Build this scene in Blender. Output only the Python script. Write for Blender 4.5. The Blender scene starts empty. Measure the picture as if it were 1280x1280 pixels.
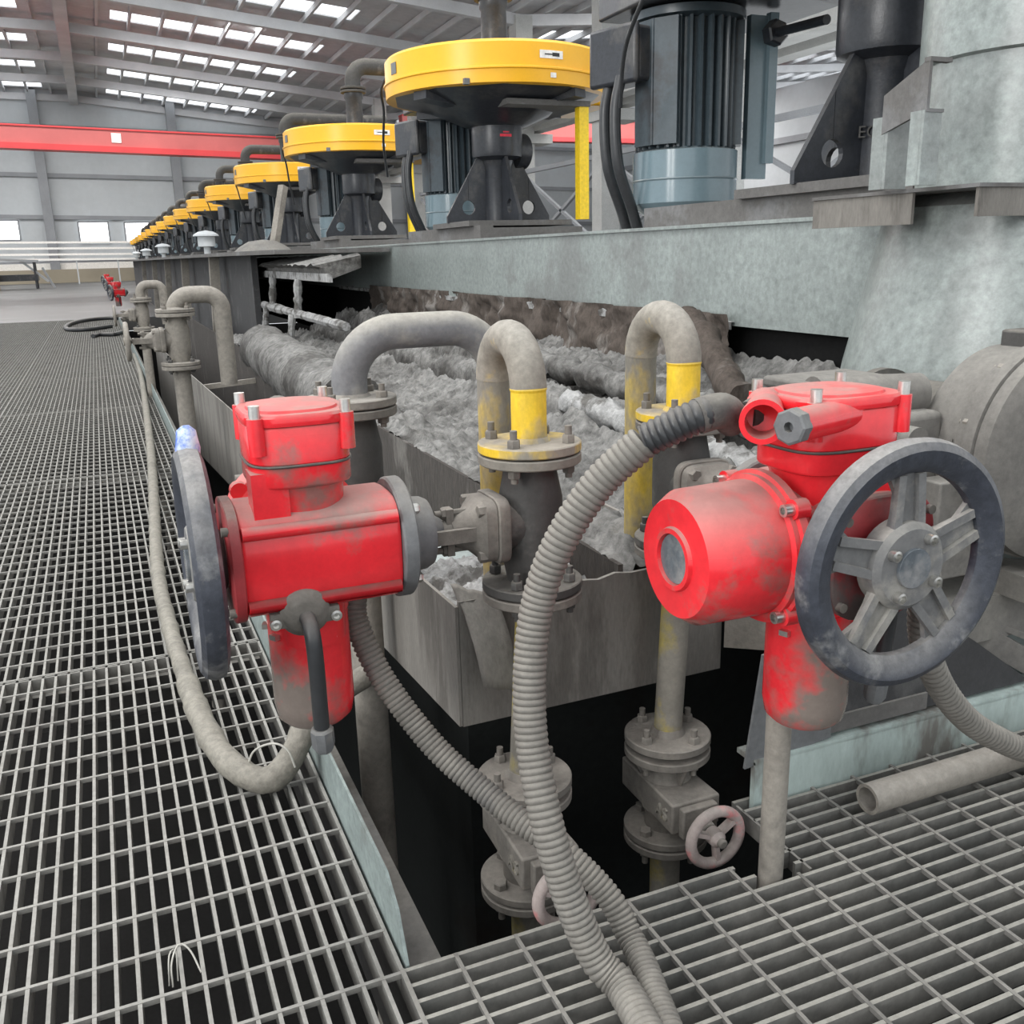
import bpy, bmesh, math, random
from mathutils import Vector, Matrix, noise
random.seed(7)
C = bpy.context.scene.collection
PI = math.pi
V = Vector

# ------------------------------------------------------------------ mesh builder
class MB:
    def __init__(s):
        s.v = []; s.f = []
    def add(s, vs, fs):
        o = len(s.v); s.v += [tuple(p) for p in vs]; s.f += [tuple(i + o for i in f) for f in fs]
        return s
    def box(s, c, d, rot=None):
        x, y, z = d[0] / 2, d[1] / 2, d[2] / 2
        p = [V((sx * x, sy * y, sz * z)) for sz in (-1, 1) for sx, sy in ((-1, -1), (1, -1), (1, 1), (-1, 1))]
        if rot: p = [rot @ q for q in p]
        c = V(c)
        return s.add([q + c for q in p], [(3, 2, 1, 0), (4, 5, 6, 7), (0, 1, 5, 4), (1, 2, 6, 5), (2, 3, 7, 6), (3, 0, 4, 7)])
    def bb(s, a, b):
        return s.box([(a[i] + b[i]) / 2 for i in range(3)], [abs(b[i] - a[i]) for i in range(3)])
    def bar(s, p, q, w, h, up=(0, 0, 1)):
        p, q = V(p), V(q); d = (q - p); L = d.length; d.normalize()
        u = V(up); x = d.cross(u)
        if x.length < 1e-4: x = d.cross(V((1, 0, 0)))
        x.normalize(); z = x.cross(d)
        return s.box((p + q) / 2, (w, L, h), Matrix((x, d, z)).transposed())
    def lathe(s, prof, o=(0, 0, 0), ax=(0, 0, 1), n=28, a0=0, a1=2 * PI):
        # prof: (radius, height) pairs from one end to the other
        o = V(o); ax = V(ax).normalized()
        u = ax.orthogonal().normalized() if abs(ax.z) < .9 else V((1, 0, 0)); u = (u - ax * u.dot(ax)).normalized(); w = ax.cross(u)
        full = abs(a1 - a0 - 2 * PI) < 1e-6
        m = n if full else n + 1
        vs = []; fs = []
        for r, h in prof:
            for k in range(m):
                a = a0 + (a1 - a0) * k / n
                vs.append(o + ax * h + (u * math.cos(a) + w * math.sin(a)) * r)
        for i in range(len(prof) - 1):
            for k in range(n):
                k2 = (k + 1) % m
                fs.append((i * m + k, i * m + k2, (i + 1) * m + k2, (i + 1) * m + k))
        if full and (V(prof[0]) - V(prof[-1])).length > 1e-6:
            if prof[0][0] > 1e-6: fs.append(tuple(range(m - 1, -1, -1)))
            if prof[-1][0] > 1e-6: fs.append(tuple((len(prof) - 1) * m + k for k in range(m)))
        return s.add(vs, fs)
    def cyl(s, p, q, r, r2=None, n=20):
        p, q = V(p), V(q); d = q - p
        return s.lathe([(r, 0), (r if r2 is None else r2, d.length)], p, d, n)
    def disc(s, c, ax, r, t, n=32, ch=.12):
        e = t * ch
        return s.lathe([(r - e, -t / 2), (r, -t / 2 + e), (r, t / 2 - e), (r - e, t / 2)], c, ax, n)
    def tube(s, pts, r, n=12, closed=False):
        pts = [V(p) for p in pts]; m = len(pts)
        R = r if isinstance(r, (list, tuple)) else [r] * m
        T = []
        for i in range(m):
            a = pts[(i - 1) % m] if (closed or i > 0) else pts[i]
            b = pts[(i + 1) % m] if (closed or i < m - 1) else pts[i]
            t = b - a
            T.append(t.normalized() if t.length > 1e-9 else (T[-1] if T else V((0, 0, 1))))
        u = T[0].orthogonal().normalized()
        vs = []
        for i in range(m):
            u = (u - T[i] * u.dot(T[i])).normalized(); w = T[i].cross(u)
            for k in range(n):
                a = 2 * PI * k / n
                vs.append(pts[i] + (u * math.cos(a) + w * math.sin(a)) * R[i])
        fs = []
        for i in range(m if closed else m - 1):
            j = (i + 1) % m
            for k in range(n):
                fs.append((i * n + k, i * n + (k + 1) % n, j * n + (k + 1) % n, j * n + k))
        if not closed:
            fs.append(tuple(range(n - 1, -1, -1))); fs.append(tuple((m - 1) * n + k for k in range(n)))
        return s.add(vs, fs)
    def prism(s, poly, o, u, w, t):
        # flat polygon (in plane u,w at o) given thickness t along u x w, centred
        o, u, w = V(o), V(u).normalized(), V(w).normalized(); nn = u.cross(w).normalized()
        k = len(poly)
        vs = [o + u * a + w * b - nn * t / 2 for a, b in poly] + [o + u * a + w * b + nn * t / 2 for a, b in poly]
        fs = [tuple(range(k - 1, -1, -1)), tuple(range(k, 2 * k))] + [(i, (i + 1) % k, k + (i + 1) % k, k + i) for i in range(k)]
        return s.add(vs, fs)
    def loft(s, rings):
        n = len(rings[0]); vs = [p for r in rings for p in r]; fs = []
        for i in range(len(rings) - 1):
            for k in range(n):
                fs.append((i * n + k, i * n + (k + 1) % n, (i + 1) * n + (k + 1) % n, (i + 1) * n + k))
        fs.append(tuple(range(n - 1, -1, -1))); fs.append(tuple((len(rings) - 1) * n + k for k in range(n)))
        return s.add(vs, fs)
    def hexbolt(s, p, ax, r, h, stud=0):
        ax = V(ax).normalized(); p = V(p)
        s.lathe([(r, 0), (r, h * .85), (r * .85, h)], p, ax, 6)
        if stud: s.cyl(p + ax * h * .8, p + ax * (h + stud), r * .55, n=10)
        return s
    def build(s, name, mat, parent=None, ang=38, bevel=0, flat=False):
        me = bpy.data.meshes.new(name); me.from_pydata(s.v, [], s.f); me.update()
        bm = bmesh.new(); bm.from_mesh(me); bmesh.ops.recalc_face_normals(bm, faces=bm.faces); bm.to_mesh(me); bm.free()
        if not flat:
            me.polygons.foreach_set('use_smooth', [True] * len(me.polygons))
            me.set_sharp_from_angle(angle=math.radians(ang))
        if mat: me.materials.append(mat)
        o = bpy.data.objects.new(name, me); C.objects.link(o)
        if parent: o.parent = parent
        if bevel:
            b = o.modifiers.new('b', 'BEVEL'); b.width = bevel; b.segments = 2; b.limit_method = 'ANGLE'; b.angle_limit = math.radians(50)
            b.harden_normals = False
        return o

def ring_se(cx, cy, a, b, z, e=4, n=40, tf=None):
    out = []
    for k in range(n):
        t = 2 * PI * k / n; c, sn = math.cos(t), math.sin(t)
        p = V((cx + a * math.copysign(abs(c) ** (2 / e), c), cy + b * math.copysign(abs(sn) ** (2 / e), sn), z))
        out.append(tf(p) if tf else p)
    return out

def smooth_path(pts, step):
    pts = [V(p) for p in pts]; P = [pts[0] * 2 - pts[1]] + pts + [pts[-1] * 2 - pts[-2]]
    dense = []
    for i in range(1, len(P) - 2):
        a, b, c, d = P[i - 1], P[i], P[i + 1], P[i + 2]
        for k in range(24):
            t = k / 24
            dense.append(.5 * ((2 * b) + (c - a) * t + (2 * a - 5 * b + 4 * c - d) * t * t + (3 * b - a - 3 * c + d) * t ** 3))
    dense.append(pts[-1])
    out = [dense[0]]; acc = 0
    for a, b in zip(dense, dense[1:]):
        L = (b - a).length
        while acc + L >= step:
            k = (step - acc) / L; a = a.lerp(b, k); out.append(a.copy()); L = (b - a).length; acc = 0
        acc += L
    return out

def corrugated(pts, r, pitch=.0095, n=14, depth=.0028):
    path = smooth_path(pts, pitch / 4)
    rad = [r - depth * (1 if i % 4 == 0 else (.25 if i % 4 in (1, 3) else 0)) for i in range(len(path))]
    return MB().tube(path, rad, n)

def bend(p, q, c_r, pts=8):
    pass

def rounded(pts, r, seg=8):
    """polyline with its inner corners rounded to radius r"""
    pts = [V(p) for p in pts]; out = [pts[0]]
    for i in range(1, len(pts) - 1):
        a, b, c = pts[i - 1], pts[i], pts[i + 1]
        d1 = (a - b).normalized(); d2 = (c - b).normalized()
        ang = d1.angle(d2); k = r / math.tan(ang / 2)
        s, e = b + d1 * k, b + d2 * k
        cen = b + (d1 + d2).normalized() * (r / math.sin(ang / 2))
        v1, v2 = s - cen, e - cen; th = v1.angle(v2); ax = v1.cross(v2).normalized()
        for j in range(seg + 1):
            out.append(cen + Matrix.Rotation(th * j / seg, 3, ax) @ v1)
    out.append(pts[-1]); return out

def text_mesh(name, body, size, depth, m, parent, loc, rot):
    cu = bpy.data.curves.new(name, 'FONT'); cu.body = body; cu.size = size; cu.extrude = depth; cu.align_x = 'CENTER'; cu.align_y = 'CENTER'
    o = bpy.data.objects.new(name, cu); C.objects.link(o); bpy.context.view_layer.update()
    me = bpy.data.meshes.new_from_object(o.evaluated_get(bpy.context.evaluated_depsgraph_get())); bpy.data.objects.remove(o)
    me.materials.clear(); me.materials.append(m); q = bpy.data.objects.new(name, me); C.objects.link(q); q.parent = parent; q.location = loc; q.rotation_euler = rot
    return q

def tag(o, label=None, cat=None, group=None, kind=None):
    if label: o['label'] = label
    if cat: o['category'] = cat
    if group: o['group'] = group
    if kind: o['kind'] = kind
    return o
def thing(name, label, cat, loc=(0, 0, 0), rz=0, group=None):
    o = bpy.data.objects.new(name, None); C.objects.link(o); o.empty_display_size = .1
    o.location = loc; o.rotation_euler = (0, 0, rz)
    return tag(o, label, cat, group)
def copy_tree(o, parent=None):
    c = o.copy(); C.objects.link(c); c.parent = parent
    for ch in o.children: copy_tree(ch, c)
    return c

# ------------------------------------------------------------------ materials
def mat(name, col, rough=.6, metal=0, dust=None, top=0, patch=0, patch_col=None, scale=8, bump=0, spec=.5, vary=.12, stretch=None, fine=0, grit=.22, gscale=55):
    """procedural paint / metal: colour variation, worn patches, settled dust on upward faces"""
    m = bpy.data.materials.new(name); m.use_nodes = True
    nt = m.node_tree; N = nt.nodes; L = nt.links; b = N['Principled BSDF']
    b.inputs['Roughness'].default_value = rough; b.inputs['Metallic'].default_value = metal
    b.inputs['Specular IOR Level'].default_value = spec
    tc = N.new('ShaderNodeTexCoord'); src = tc.outputs['Object']
    if stretch:
        mp = N.new('ShaderNodeMapping'); mp.inputs['Scale'].default_value = stretch; L.new(src, mp.inputs['Vector']); src = mp.outputs['Vector']
    def noi(sc, det=5, ro=.6):
        n = N.new('ShaderNodeTexNoise'); n.inputs['Scale'].default_value = sc; n.inputs['Detail'].default_value = det; n.inputs['Roughness'].default_value = ro
        L.new(src, n.inputs['Vector']); return n.outputs['Fac']
    def mix(fac, a, bcol):
        x = N.new('ShaderNodeMix'); x.data_type = 'RGBA'
        if isinstance(fac, float): x.inputs[0].default_value = fac
        else: L.new(fac, x.inputs[0])
        for sock, val in ((x.inputs[6], a), (x.inputs[7], bcol)):
            if isinstance(val, tuple): sock.default_value = (*val, 1)
            else: L.new(val, sock)
        return x.outputs[2]
    def ramp(f, lo, hi, to=1.):
        r = N.new('ShaderNodeMapRange'); r.inputs['From Min'].default_value = lo; r.inputs['From Max'].default_value = hi; r.inputs['To Max'].default_value = to
        L.new(f, r.inputs['Value']); return r.outputs['Result']
    def mul(a, c):
        x = N.new('ShaderNodeMath'); x.operation = 'MULTIPLY'; L.new(a, x.inputs[0])
        if isinstance(c, float): x.inputs[1].default_value = c
        else: L.new(c, x.inputs[1])
        return x.outputs[0]
    d1 = tuple(c * (1 - vary) for c in col); d2 = tuple(min(1, c * (1 + vary)) for c in col)
    out = mix(ramp(noi(scale), .3, .7), d1, d2)
    if fine:
        out = mix(ramp(noi(fine, 3, .7), .45, .75, .5), out, tuple(c * .45 for c in col))
    rf = None
    if patch:
        f = ramp(noi(scale * .55, 6, .65), .62 - .3 * patch, .72 - .3 * patch)
        out = mix(f, out, patch_col or dust); rf = f
    if dust and top:
        g = N.new('ShaderNodeNewGeometry'); sp = N.new('ShaderNodeSeparateXYZ'); L.new(g.outputs['Normal'], sp.inputs[0])
        f = mul(ramp(sp.outputs['Z'], .15, .85), ramp(noi(scale * .8, 4), .25, .5, top))
        out = mix(f, out, dust)
        rr = N.new('ShaderNodeMapRange'); rr.inputs['To Min'].default_value = rough; rr.inputs['To Max'].default_value = .95
        L.new(f, rr.inputs['Value']); L.new(rr.outputs['Result'], b.inputs['Roughness'])
    if grit:
        gm = N.new('ShaderNodeMix'); gm.data_type = 'RGBA'; gm.blend_type = 'MULTIPLY'; gm.inputs[0].default_value = 1
        gr = N.new('ShaderNodeMapRange'); gr.inputs['From Min'].default_value = .3; gr.inputs['From Max'].default_value = .7; gr.inputs['To Min'].default_value = 1 - grit; gr.inputs['To Max'].default_value = 1 + grit * .7
        L.new(noi(gscale, 6, .75), gr.inputs['Value']); L.new(out, gm.inputs[6]); L.new(gr.outputs['Result'], gm.inputs[7]); out = gm.outputs[2]
    L.new(out, b.inputs['Base Color'])
    if bump:
        bp = N.new('ShaderNodeBump'); bp.inputs['Strength'].default_value = bump; bp.inputs['Distance'].default_value = .004
        L.new(noi(scale * 7, 4), bp.inputs['Height']); L.new(bp.outputs['Normal'], b.inputs['Normal'])
    return m
def emit(name, col, s):
    m = bpy.data.materials.new(name); m.use_nodes = True; b = m.node_tree.nodes['Principled BSDF']
    b.inputs['Base Color'].default_value = (*col, 1); b.inputs['Emission Color'].default_value = (*col, 1); b.inputs['Emission Strength'].default_value = s
    return m
DUST = (.23, .21, .185)
LD = (.31, .295, .27)
M = dict(
    red=mat('red_paint', (.78, .03, .04), .2, dust=(.3, .22, .195), top=.8, patch=.17, patch_col=(.3, .13, .115), scale=9, vary=.08, grit=.1),
    redmotor=mat('dusty_red_motor', (.78, .03, .04), .22, dust=(.3, .22, .195), top=.85, patch=.3, patch_col=(.2, .165, .145), scale=5, vary=.08, grit=.12),
    enddust=mat('dusty_dark_red_cover', (.32, .03, .035), .5, dust=DUST, top=.8, patch=.4, patch_col=(.12, .09, .085), scale=11),
    black=mat('black_paint', (.03, .033, .04), .33, dust=(.17, .16, .15), top=.35, scale=9, bump=.15, patch=.3, patch_col=(.065, .064, .064), grit=.35),
    wheel=mat('dusty_black_wheel', (.045, .05, .064), .42, dust=(.3, .29, .275), top=.75, patch=.25, patch_col=(.2, .2, .2), scale=13, bump=.2, grit=.35, gscale=70),
    wheelgrey=mat('grey_dusty_spokes', (.15, .15, .15), .75, dust=(.3, .29, .265), top=.8, patch=.4, patch_col=(.25, .24, .22), scale=18),
    cast=mat('dusty_cast_iron', (.145, .133, .117), .85, dust=(.24, .22, .195), top=.85, patch=.3, patch_col=(.2, .18, .155), scale=14, bump=.35),
    castdark=mat('dark_cast_iron', (.055, .053, .05), .7, dust=(.22, .205, .18), top=.7, patch=.2, patch_col=(.12, .11, .1), scale=12, bump=.3),
    drainp=mat('lower_dusty_pipe', (.2, .185, .158), .9, dust=(.28, .265, .235), top=.6, patch=.3, patch_col=(.32, .26, .07), scale=8, bump=.25),
    yellowpipe=mat('worn_yellow_pipe', (.74, .5, .03), .5, dust=(.275, .25, .215), top=1, patch=.4, patch_col=(.25, .23, .19), scale=7, bump=.3, stretch=(1, 1, .6)),
    elbow=mat('dusty_elbow', (.245, .225, .19), .8, dust=(.29, .272, .24), top=1, patch=.22, patch_col=(.55, .37, .04), scale=6, bump=.3, grit=.3),
    innerleg=mat('dusty_inner_leg', (.6, .42, .05), .7, dust=DUST, top=.5, patch=.8, patch_col=(.21, .195, .165), scale=6, bump=.3, grit=.3, stretch=(1, 1, .5)),
    greypipe=mat('grey_dusty_pipe', (.16, .16, .165), .7, dust=(.33, .315, .28), top=1, patch=.35, patch_col=(.26, .25, .225), scale=7, bump=.25),
    oldpipe=mat('mud_grey_pipe', (.25, .23, .2), .95, dust=(.32, .3, .27), top=.7, patch=.35, patch_col=(.18, .165, .145), scale=9, bump=.5),
    steel=mat('bright_bolt_steel', (.62, .61, .58), .3, .9, scale=20),
    alu=mat('grey_adapter', (.14, .145, .15), .55, dust=(.22, .21, .19), top=.7, patch=.2, patch_col=(.2, .19, .17), scale=12),
    glass=mat('smoked_window', (.11, .125, .14), .2, scale=10, patch=.3, patch_col=(.25, .25, .25)),
    grating=mat('dusty_grating', (.2, .194, .178), .75, .1, dust=(.31, .302, .28), top=.9, scale=9, patch=.25, patch_col=(.15, .14, .13), bump=.2),
    gratingr=mat('steel_grating', (.2, .195, .18), .7, .15, dust=(.34, .33, .295), top=.9, scale=6, patch=.3, patch_col=(.15, .15, .14), bump=.2),
    crossr=mat('dull_cross_bars', (.15, .145, .135), .8, .1, dust=(.25, .24, .22), top=.9, scale=9, patch=.3, patch_col=(.12, .115, .105)),
    kick=mat('flaking_mint_channel', (.42, .5, .475), .6, scale=7, patch=.36, patch_col=(.17, .165, .15), stretch=(1, 1, .35), grit=.15),
    hose=mat('grey_corrugated_hose', (.165, .155, .138), .75, dust=(.27, .255, .225), top=.6, scale=9, patch=.2, patch_col=(.11, .105, .1)),
    hoseblk=mat('black_hose', (.035, .037, .04), .35, dust=DUST, top=.45, scale=25),
    wrap=mat('taped_cable', (.2, .187, .158), .85, dust=(.27, .255, .222), top=.5, scale=10, patch=.3, patch_col=(.15, .14, .12), bump=.6, grit=.35),
    palegreen=mat('pale_green_paint', (.27, .302, .29), .32, dust=(.27, .258, .24), top=.6, scale=3, patch=.3, patch_col=(.2, .213, .206), fine=30, bump=.1, grit=.28, gscale=40),
    toe=mat('toe_plate_paint', (.24, .285, .275), .6, scale=9, patch=.3, patch_col=(.17, .185, .175), fine=40),
    guard=mat('yellow_guard_paint', (.86, .44, .015), .32, dust=(.75, .5, .12), top=.4, scale=3, vary=.05, grit=.04),
    motor=mat('blue_grey_motor', (.05, .068, .08), .33, dust=(.2, .19, .18), top=.4, scale=6, patch=.3, patch_col=(.03, .033, .037)),
    fan=mat('pale_blue_fan_cover', (.17, .235, .265), .18, dust=DUST, top=.4, scale=5, vary=.06, grit=.06),
    base=mat('dusty_base_steel', (.12, .115, .11), .8, dust=(.23, .22, .2), top=.8, scale=6, patch=.3, patch_col=(.17, .17, .17), bump=.3),
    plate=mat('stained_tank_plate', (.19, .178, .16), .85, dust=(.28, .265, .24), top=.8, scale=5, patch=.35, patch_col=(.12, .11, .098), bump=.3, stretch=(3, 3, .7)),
    lipmud=mat('dark_lip_mud', (.045, .038, .033), .9, scale=9, patch=.2, patch_col=(.12, .11, .1), bump=.8, stretch=(1, 1, .4), grit=.4),
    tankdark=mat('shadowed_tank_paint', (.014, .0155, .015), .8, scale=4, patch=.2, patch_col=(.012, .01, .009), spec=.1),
    dark=mat('dark_steel_and_shade', (.012, .012, .012), .8, scale=5, spec=.1),
    darkboard=mat('dark_plate', (.04, .04, .042), .7, scale=9, patch=.25, patch_col=(.08, .08, .08), bump=.3),
    crust=mat('froth_crust', (.15, .146, .138), .95, scale=5, patch=.5, patch_col=(.045, .041, .037), fine=26, bump=1.2, dust=(.26, .258, .25), top=.4, grit=.65, gscale=30),
    mud=mat('brown_mud', (.085, .07, .06), .9, scale=9, patch=.22, patch_col=(.2, .185, .17), bump=1., stretch=(1, 1, .35), grit=.4, spec=.2),
    white=mat('white_crust', (.33, .33, .325), .9, scale=14, patch=.45, patch_col=(.1, .095, .088), bump=1., grit=.4, gscale=30),
    slurry=mat('milky_slurry', (.45, .5, .49), .25, scale=4, vary=.05),
    pump=mat('dusty_grey_pump', (.155, .147, .135), .85, dust=(.23, .22, .2), top=.8, scale=5, patch=.25, patch_col=(.2, .19, .17), bump=.25),
    crane=mat('red_crane_paint', (.48, .115, .11), .5, scale=.6, grit=.05),
    cranelow=mat('red_crane_flange', (.62, .05, .055), .5, scale=.6),
    wall=mat('pale_cladding', (.5, .525, .54), .7, scale=.5, vary=.06, grit=.05, gscale=3),
    girt=mat('grey_girt_steel', (.28, .29, .305), .7, scale=1),
    roof=mat('roof_sheet', (.6, .6, .61), .7, scale=.6, vary=.1, grit=.12, gscale=3),
    roofbeam=mat('roof_beam_grey', (.58, .58, .59), .7, scale=.8, grit=.1),
    colm=mat('pale_concrete_grey', (.47, .47, .455), .75, scale=1.5),
    floor=mat('dark_floor', (.085, .083, .08), .45, scale=.6, patch=.3, patch_col=(.12, .118, .115), grit=.1, gscale=4),
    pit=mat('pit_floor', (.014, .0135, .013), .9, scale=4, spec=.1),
    sky=emit('skylight_panel', (.93, .97, 1), 1.5), win=emit('daylight_window', (.95, .98, 1), 2.2),
    rag=mat('blue_white_rag', (.55, .62, .72), .8, scale=30, patch=.35, patch_col=(.07, .16, .6)),
    wire=mat('white_wire', (.42, .41, .37), .5),
    lab=mat('white_label', (.82, .8, .76), .5, scale=20), ink=mat('black_ink', (.02, .02, .02), .5), redink=mat('red_ink', (.7, .03, .06), .5),
    brass=mat('brass_plug', (.42, .31, .16), .55, scale=20), yel=mat('yellow_paint', (.88, .6, .02), .4, scale=4, vary=.04),
    boxy=mat('ochre_crate', (.42, .27, .09), .7, scale=2), tan=mat('tan_wall_band', (.33, .29, .22), .8, scale=.5), green=emit('lit_green_tank', (.25, .8, .35), .6),
    pinkw=mat('faded_red_wheel', (.36, .3, .28), .8, dust=LD, top=.5, scale=26, patch=.28, patch_col=(.55, .2, .2)),
)

# ------------------------------------------------------------------ hall
TILT = math.radians(1.5)
YF = 62
def st(mb, name, m, **k): return tag(mb.build(name, m, **k), kind='structure')
st(MB().bb((-30, 20.05, -.25), (45, YF, -.01)), 'floor', M['floor'], flat=True)
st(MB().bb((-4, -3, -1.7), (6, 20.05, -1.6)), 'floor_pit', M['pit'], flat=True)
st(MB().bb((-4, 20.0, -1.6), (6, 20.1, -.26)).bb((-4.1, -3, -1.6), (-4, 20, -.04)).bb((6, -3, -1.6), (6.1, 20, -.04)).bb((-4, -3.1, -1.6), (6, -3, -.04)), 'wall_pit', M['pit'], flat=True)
wl = MB().bb((-30, YF, -.3), (45, YF + .3, 12.5))
st(wl, 'wall_far', M['wall'], flat=True)
tr = MB()
for z in (3.75, 6.0, 8.55):
    tr.bar((-25, YF - .12, z + .32), (40, YF - .12, z - 1.05), .12, .22)
tr.box((5, YF - .15, .45), (70, .2, .5))
st(tr, 'trim_1', M['girt'], flat=True)
st(MB().box((5, YF - .12, .95), (60, .12, .45)), 'trim_2', M['lab'], flat=True)
st(MB().box((5, YF - .5, .35), (60, .6, .75)), 'trim_3', M['tan'], flat=True)
for i, x in enumerate((-9.4, -2.23, 4.9, 12, 19, 26, 33)):
    st(MB().bb((x - .25, YF - .55, -.02), (x + .25, YF - .02, 10.2)), 'column_%d' % (i + 1), M['girt'], flat=True)
for i, (x0, x1, z0, z1) in enumerate(((-5.4, -3.8, 2.36, 3.45), (-.76, .84, 2.2, 3.32), (1.7, 3.28, 2.17, 3.27), (6.6, 8.2, 2.1, 3.2))):
    w = st(MB().bb((x0, YF - .1, z0), (x1, YF - .04, z1)), 'window_%d' % (i + 1), M['win'], flat=True)
    fr = MB()
    for a, b in (((x0, z0), (x1, z0)), ((x0, z1), (x1, z1)), ((x0, z0), (x0, z1)), ((x1, z0), (x1, z1))):
        fr.bar((a[0], YF - .12, a[1]), (b[0], YF - .12, b[1]), .1, .1, up=(0, 1, 0))
    fr.build('window_frame', M['girt'], w, flat=True)
# roof: level on the left of the valley line, falling 10% to the right
def rz(x): return 10.3 - .1 * min(max(x, 0), 14) - (.012 * x if x < 0 else 0) + (.07 * (x - 14) if x > 14 else 0)
YS = [20 + 6 * k for k in range(-4, 8)]
rf = MB()
for y0 in YS[:-1] + [YS[-1]]:
    y1 = y0 + 6
    # sheet bands in front of and behind the translucent strip of this bay, and the solid ends of the strip
    for (xa, xb) in ((-26, 0), (0, 14), (14, 45)):
        def q(x0, x1, ya, yb):
            rf.add([(x0, ya, rz(x0)), (x1, ya, rz(x1)), (x1, yb, rz(x1)), (x0, yb, rz(x0)), (x0, ya, rz(x0) + .08), (x1, ya, rz(x1) + .08), (x1, yb, rz(x1) + .08), (x0, yb, rz(x0) + .08)],
                   [(0, 1, 2, 3), (7, 6, 5, 4), (0, 4, 5, 1), (1, 5, 6, 2), (2, 6, 7, 3), (3, 7, 4, 0)])
        q(xa, xb, y0, y0 + 3.9); q(xa, xb, y0 + 5.4, y1)
        if xa < 0: q(-1.6, 0, y0 + 3.9, y0 + 5.4)
        elif xa < 10: q(0, 1.6, y0 + 3.9, y0 + 5.4); q(9.6, 14, y0 + 3.9, y0 + 5.4)
        else: q(14, 17, y0 + 3.9, y0 + 5.4)
st(rf, 'ceiling', M['roof'], flat=True)
sk = MB()
for y0 in YS:
    for x0, x1 in ((-26, -1.6), (1.6, 9.6), (17, 45)):
        sk.add([(x0, y0 + 3.9, rz(x0) + .05), (x1, y0 + 3.9, rz(x1) + .05), (x1, y0 + 5.4, rz(x1) + .05), (x0, y0 + 5.4, rz(x0) + .05)], [(0, 1, 2, 3)])
st(sk, 'ceiling_skylight', M['sky'], flat=True)
pu = MB()
x = -24.2
while x < 44:
    if abs(x) > .3: pu.bb((x - .05, -4, rz(x) - .22), (x + .05, YF, rz(x) - .02))
    x += 1.15
st(pu, 'ceiling_purlin', M['roofbeam'], flat=True)
st(MB().bb((-.35, -4, rz(0) - .75), (.1, YF, rz(0) - .02)), 'ceiling_ridge', M['roofbeam'], flat=True)
for i, y in enumerate(YS):
    rb = MB()
    for xa, xb in ((-26, 0), (0, 14), (14, 45)):
        rb.add([(xa, y - .14, rz(xa) - .6), (xb, y - .14, rz(xb) - .6), (xb, y - .14, rz(xb) - .25), (xa, y - .14, rz(xa) - .25),
                (xa, y + .14, rz(xa) - .6), (xb, y + .14, rz(xb) - .6), (xb, y + .14, rz(xb) - .25), (xa, y + .14, rz(xa) - .25)],
               [(0, 1, 2, 3), (7, 6, 5, 4), (0, 4, 5, 1), (3, 2, 6, 7), (0, 3, 7, 4), (1, 5, 6, 2)])
    st(rb, 'ceiling_beam_%d' % (i + 1), M['roofbeam'], flat=True)
    if y > 5:
        cm = MB().bb((13.7, y - .3, -.2), (14.3, y + .3, rz(14) - .3)); cm.bb((13.6, y - .5, 4.6), (14.9, y + .5, 4.9))
        st(cm, 'column_%d' % (i + 20), M['colm'], flat=True)
# crane runway on the column row, and the side wall of the next bay
rw = MB().bb((13.2, 2, 5.0), (13.7, YF, 5.6)); rw.bb((14.3, 2, 5.0), (14.8, YF, 5.6))
st(rw, 'beam_runway', M['colm'], flat=True)
st(MB().bb((34, 0, -.3), (34.3, YF, 9)), 'wall_right', M['wall'], flat=True)
st(MB().bb((33.8, 0, 3.6), (34, YF, 3.9)).bb((33.8, 0, 6.2), (34, YF, 6.5)), 'trim_4', M['girt'], flat=True)
tb = thing('wall_bracing', 'grey steel cross-bracing truss between the pale hall columns', 'bracing', (14, 20, 0))
t2 = MB()
for y in range(8, 42, 6):
    t2.bar((.0, y - 20, 1.0), (.0, y - 14, 3.6), .1, .1); t2.bar((.0, y - 20, 3.6), (.0, y - 14, 1.0), .1, .1)
t2.bar((0, -14, 3.7), (0, 26, 3.7), .14, .14); t2.bar((0, -14, 1.0), (0, 26, 1.0), .2, .5)
t2.build('truss', M['girt'], tb, flat=True)
# bridge cranes
def crane(lab, loc, x0, x1, h, tilt, plate=None):
    c = thing('bridge_crane', lab, 'crane', loc); c.rotation_euler = (0, tilt, 0)
    MB().bb((x0, -.3, 0), (x1, .3, h)).build('girder', M['crane'], c, flat=True)
    MB().bb((x0, -.4, -.12), (x1, .4, .1)).build('girder_flange', M['cranelow'], c, flat=True)
    MB().bb((x0, -.35, h), (x1, .35, h + .06)).build('girder_cap', M['cranelow'], c, flat=True)
    for xx in (x0, x1): MB().bb((xx - .25, -1.6, -.1), (xx + .25, 1.6, .45)).build('end_carriage', M['crane'], c, flat=True)
    if plate is not None: MB().box((plate, -.315, h * .6), (.36, .02, .36)).build('capacity_plate', M['lab'], c, flat=True)
crane('long red bridge crane girder spanning the hall in front of the far wall', (0, 44, 5.45), -16, 12.7, .72, TILT, 1.3)
crane('red bridge crane in the neighbouring bay seen beyond the pale columns', (24, 50, 6.9), -8.9, 9.5, .95, 0)
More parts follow.
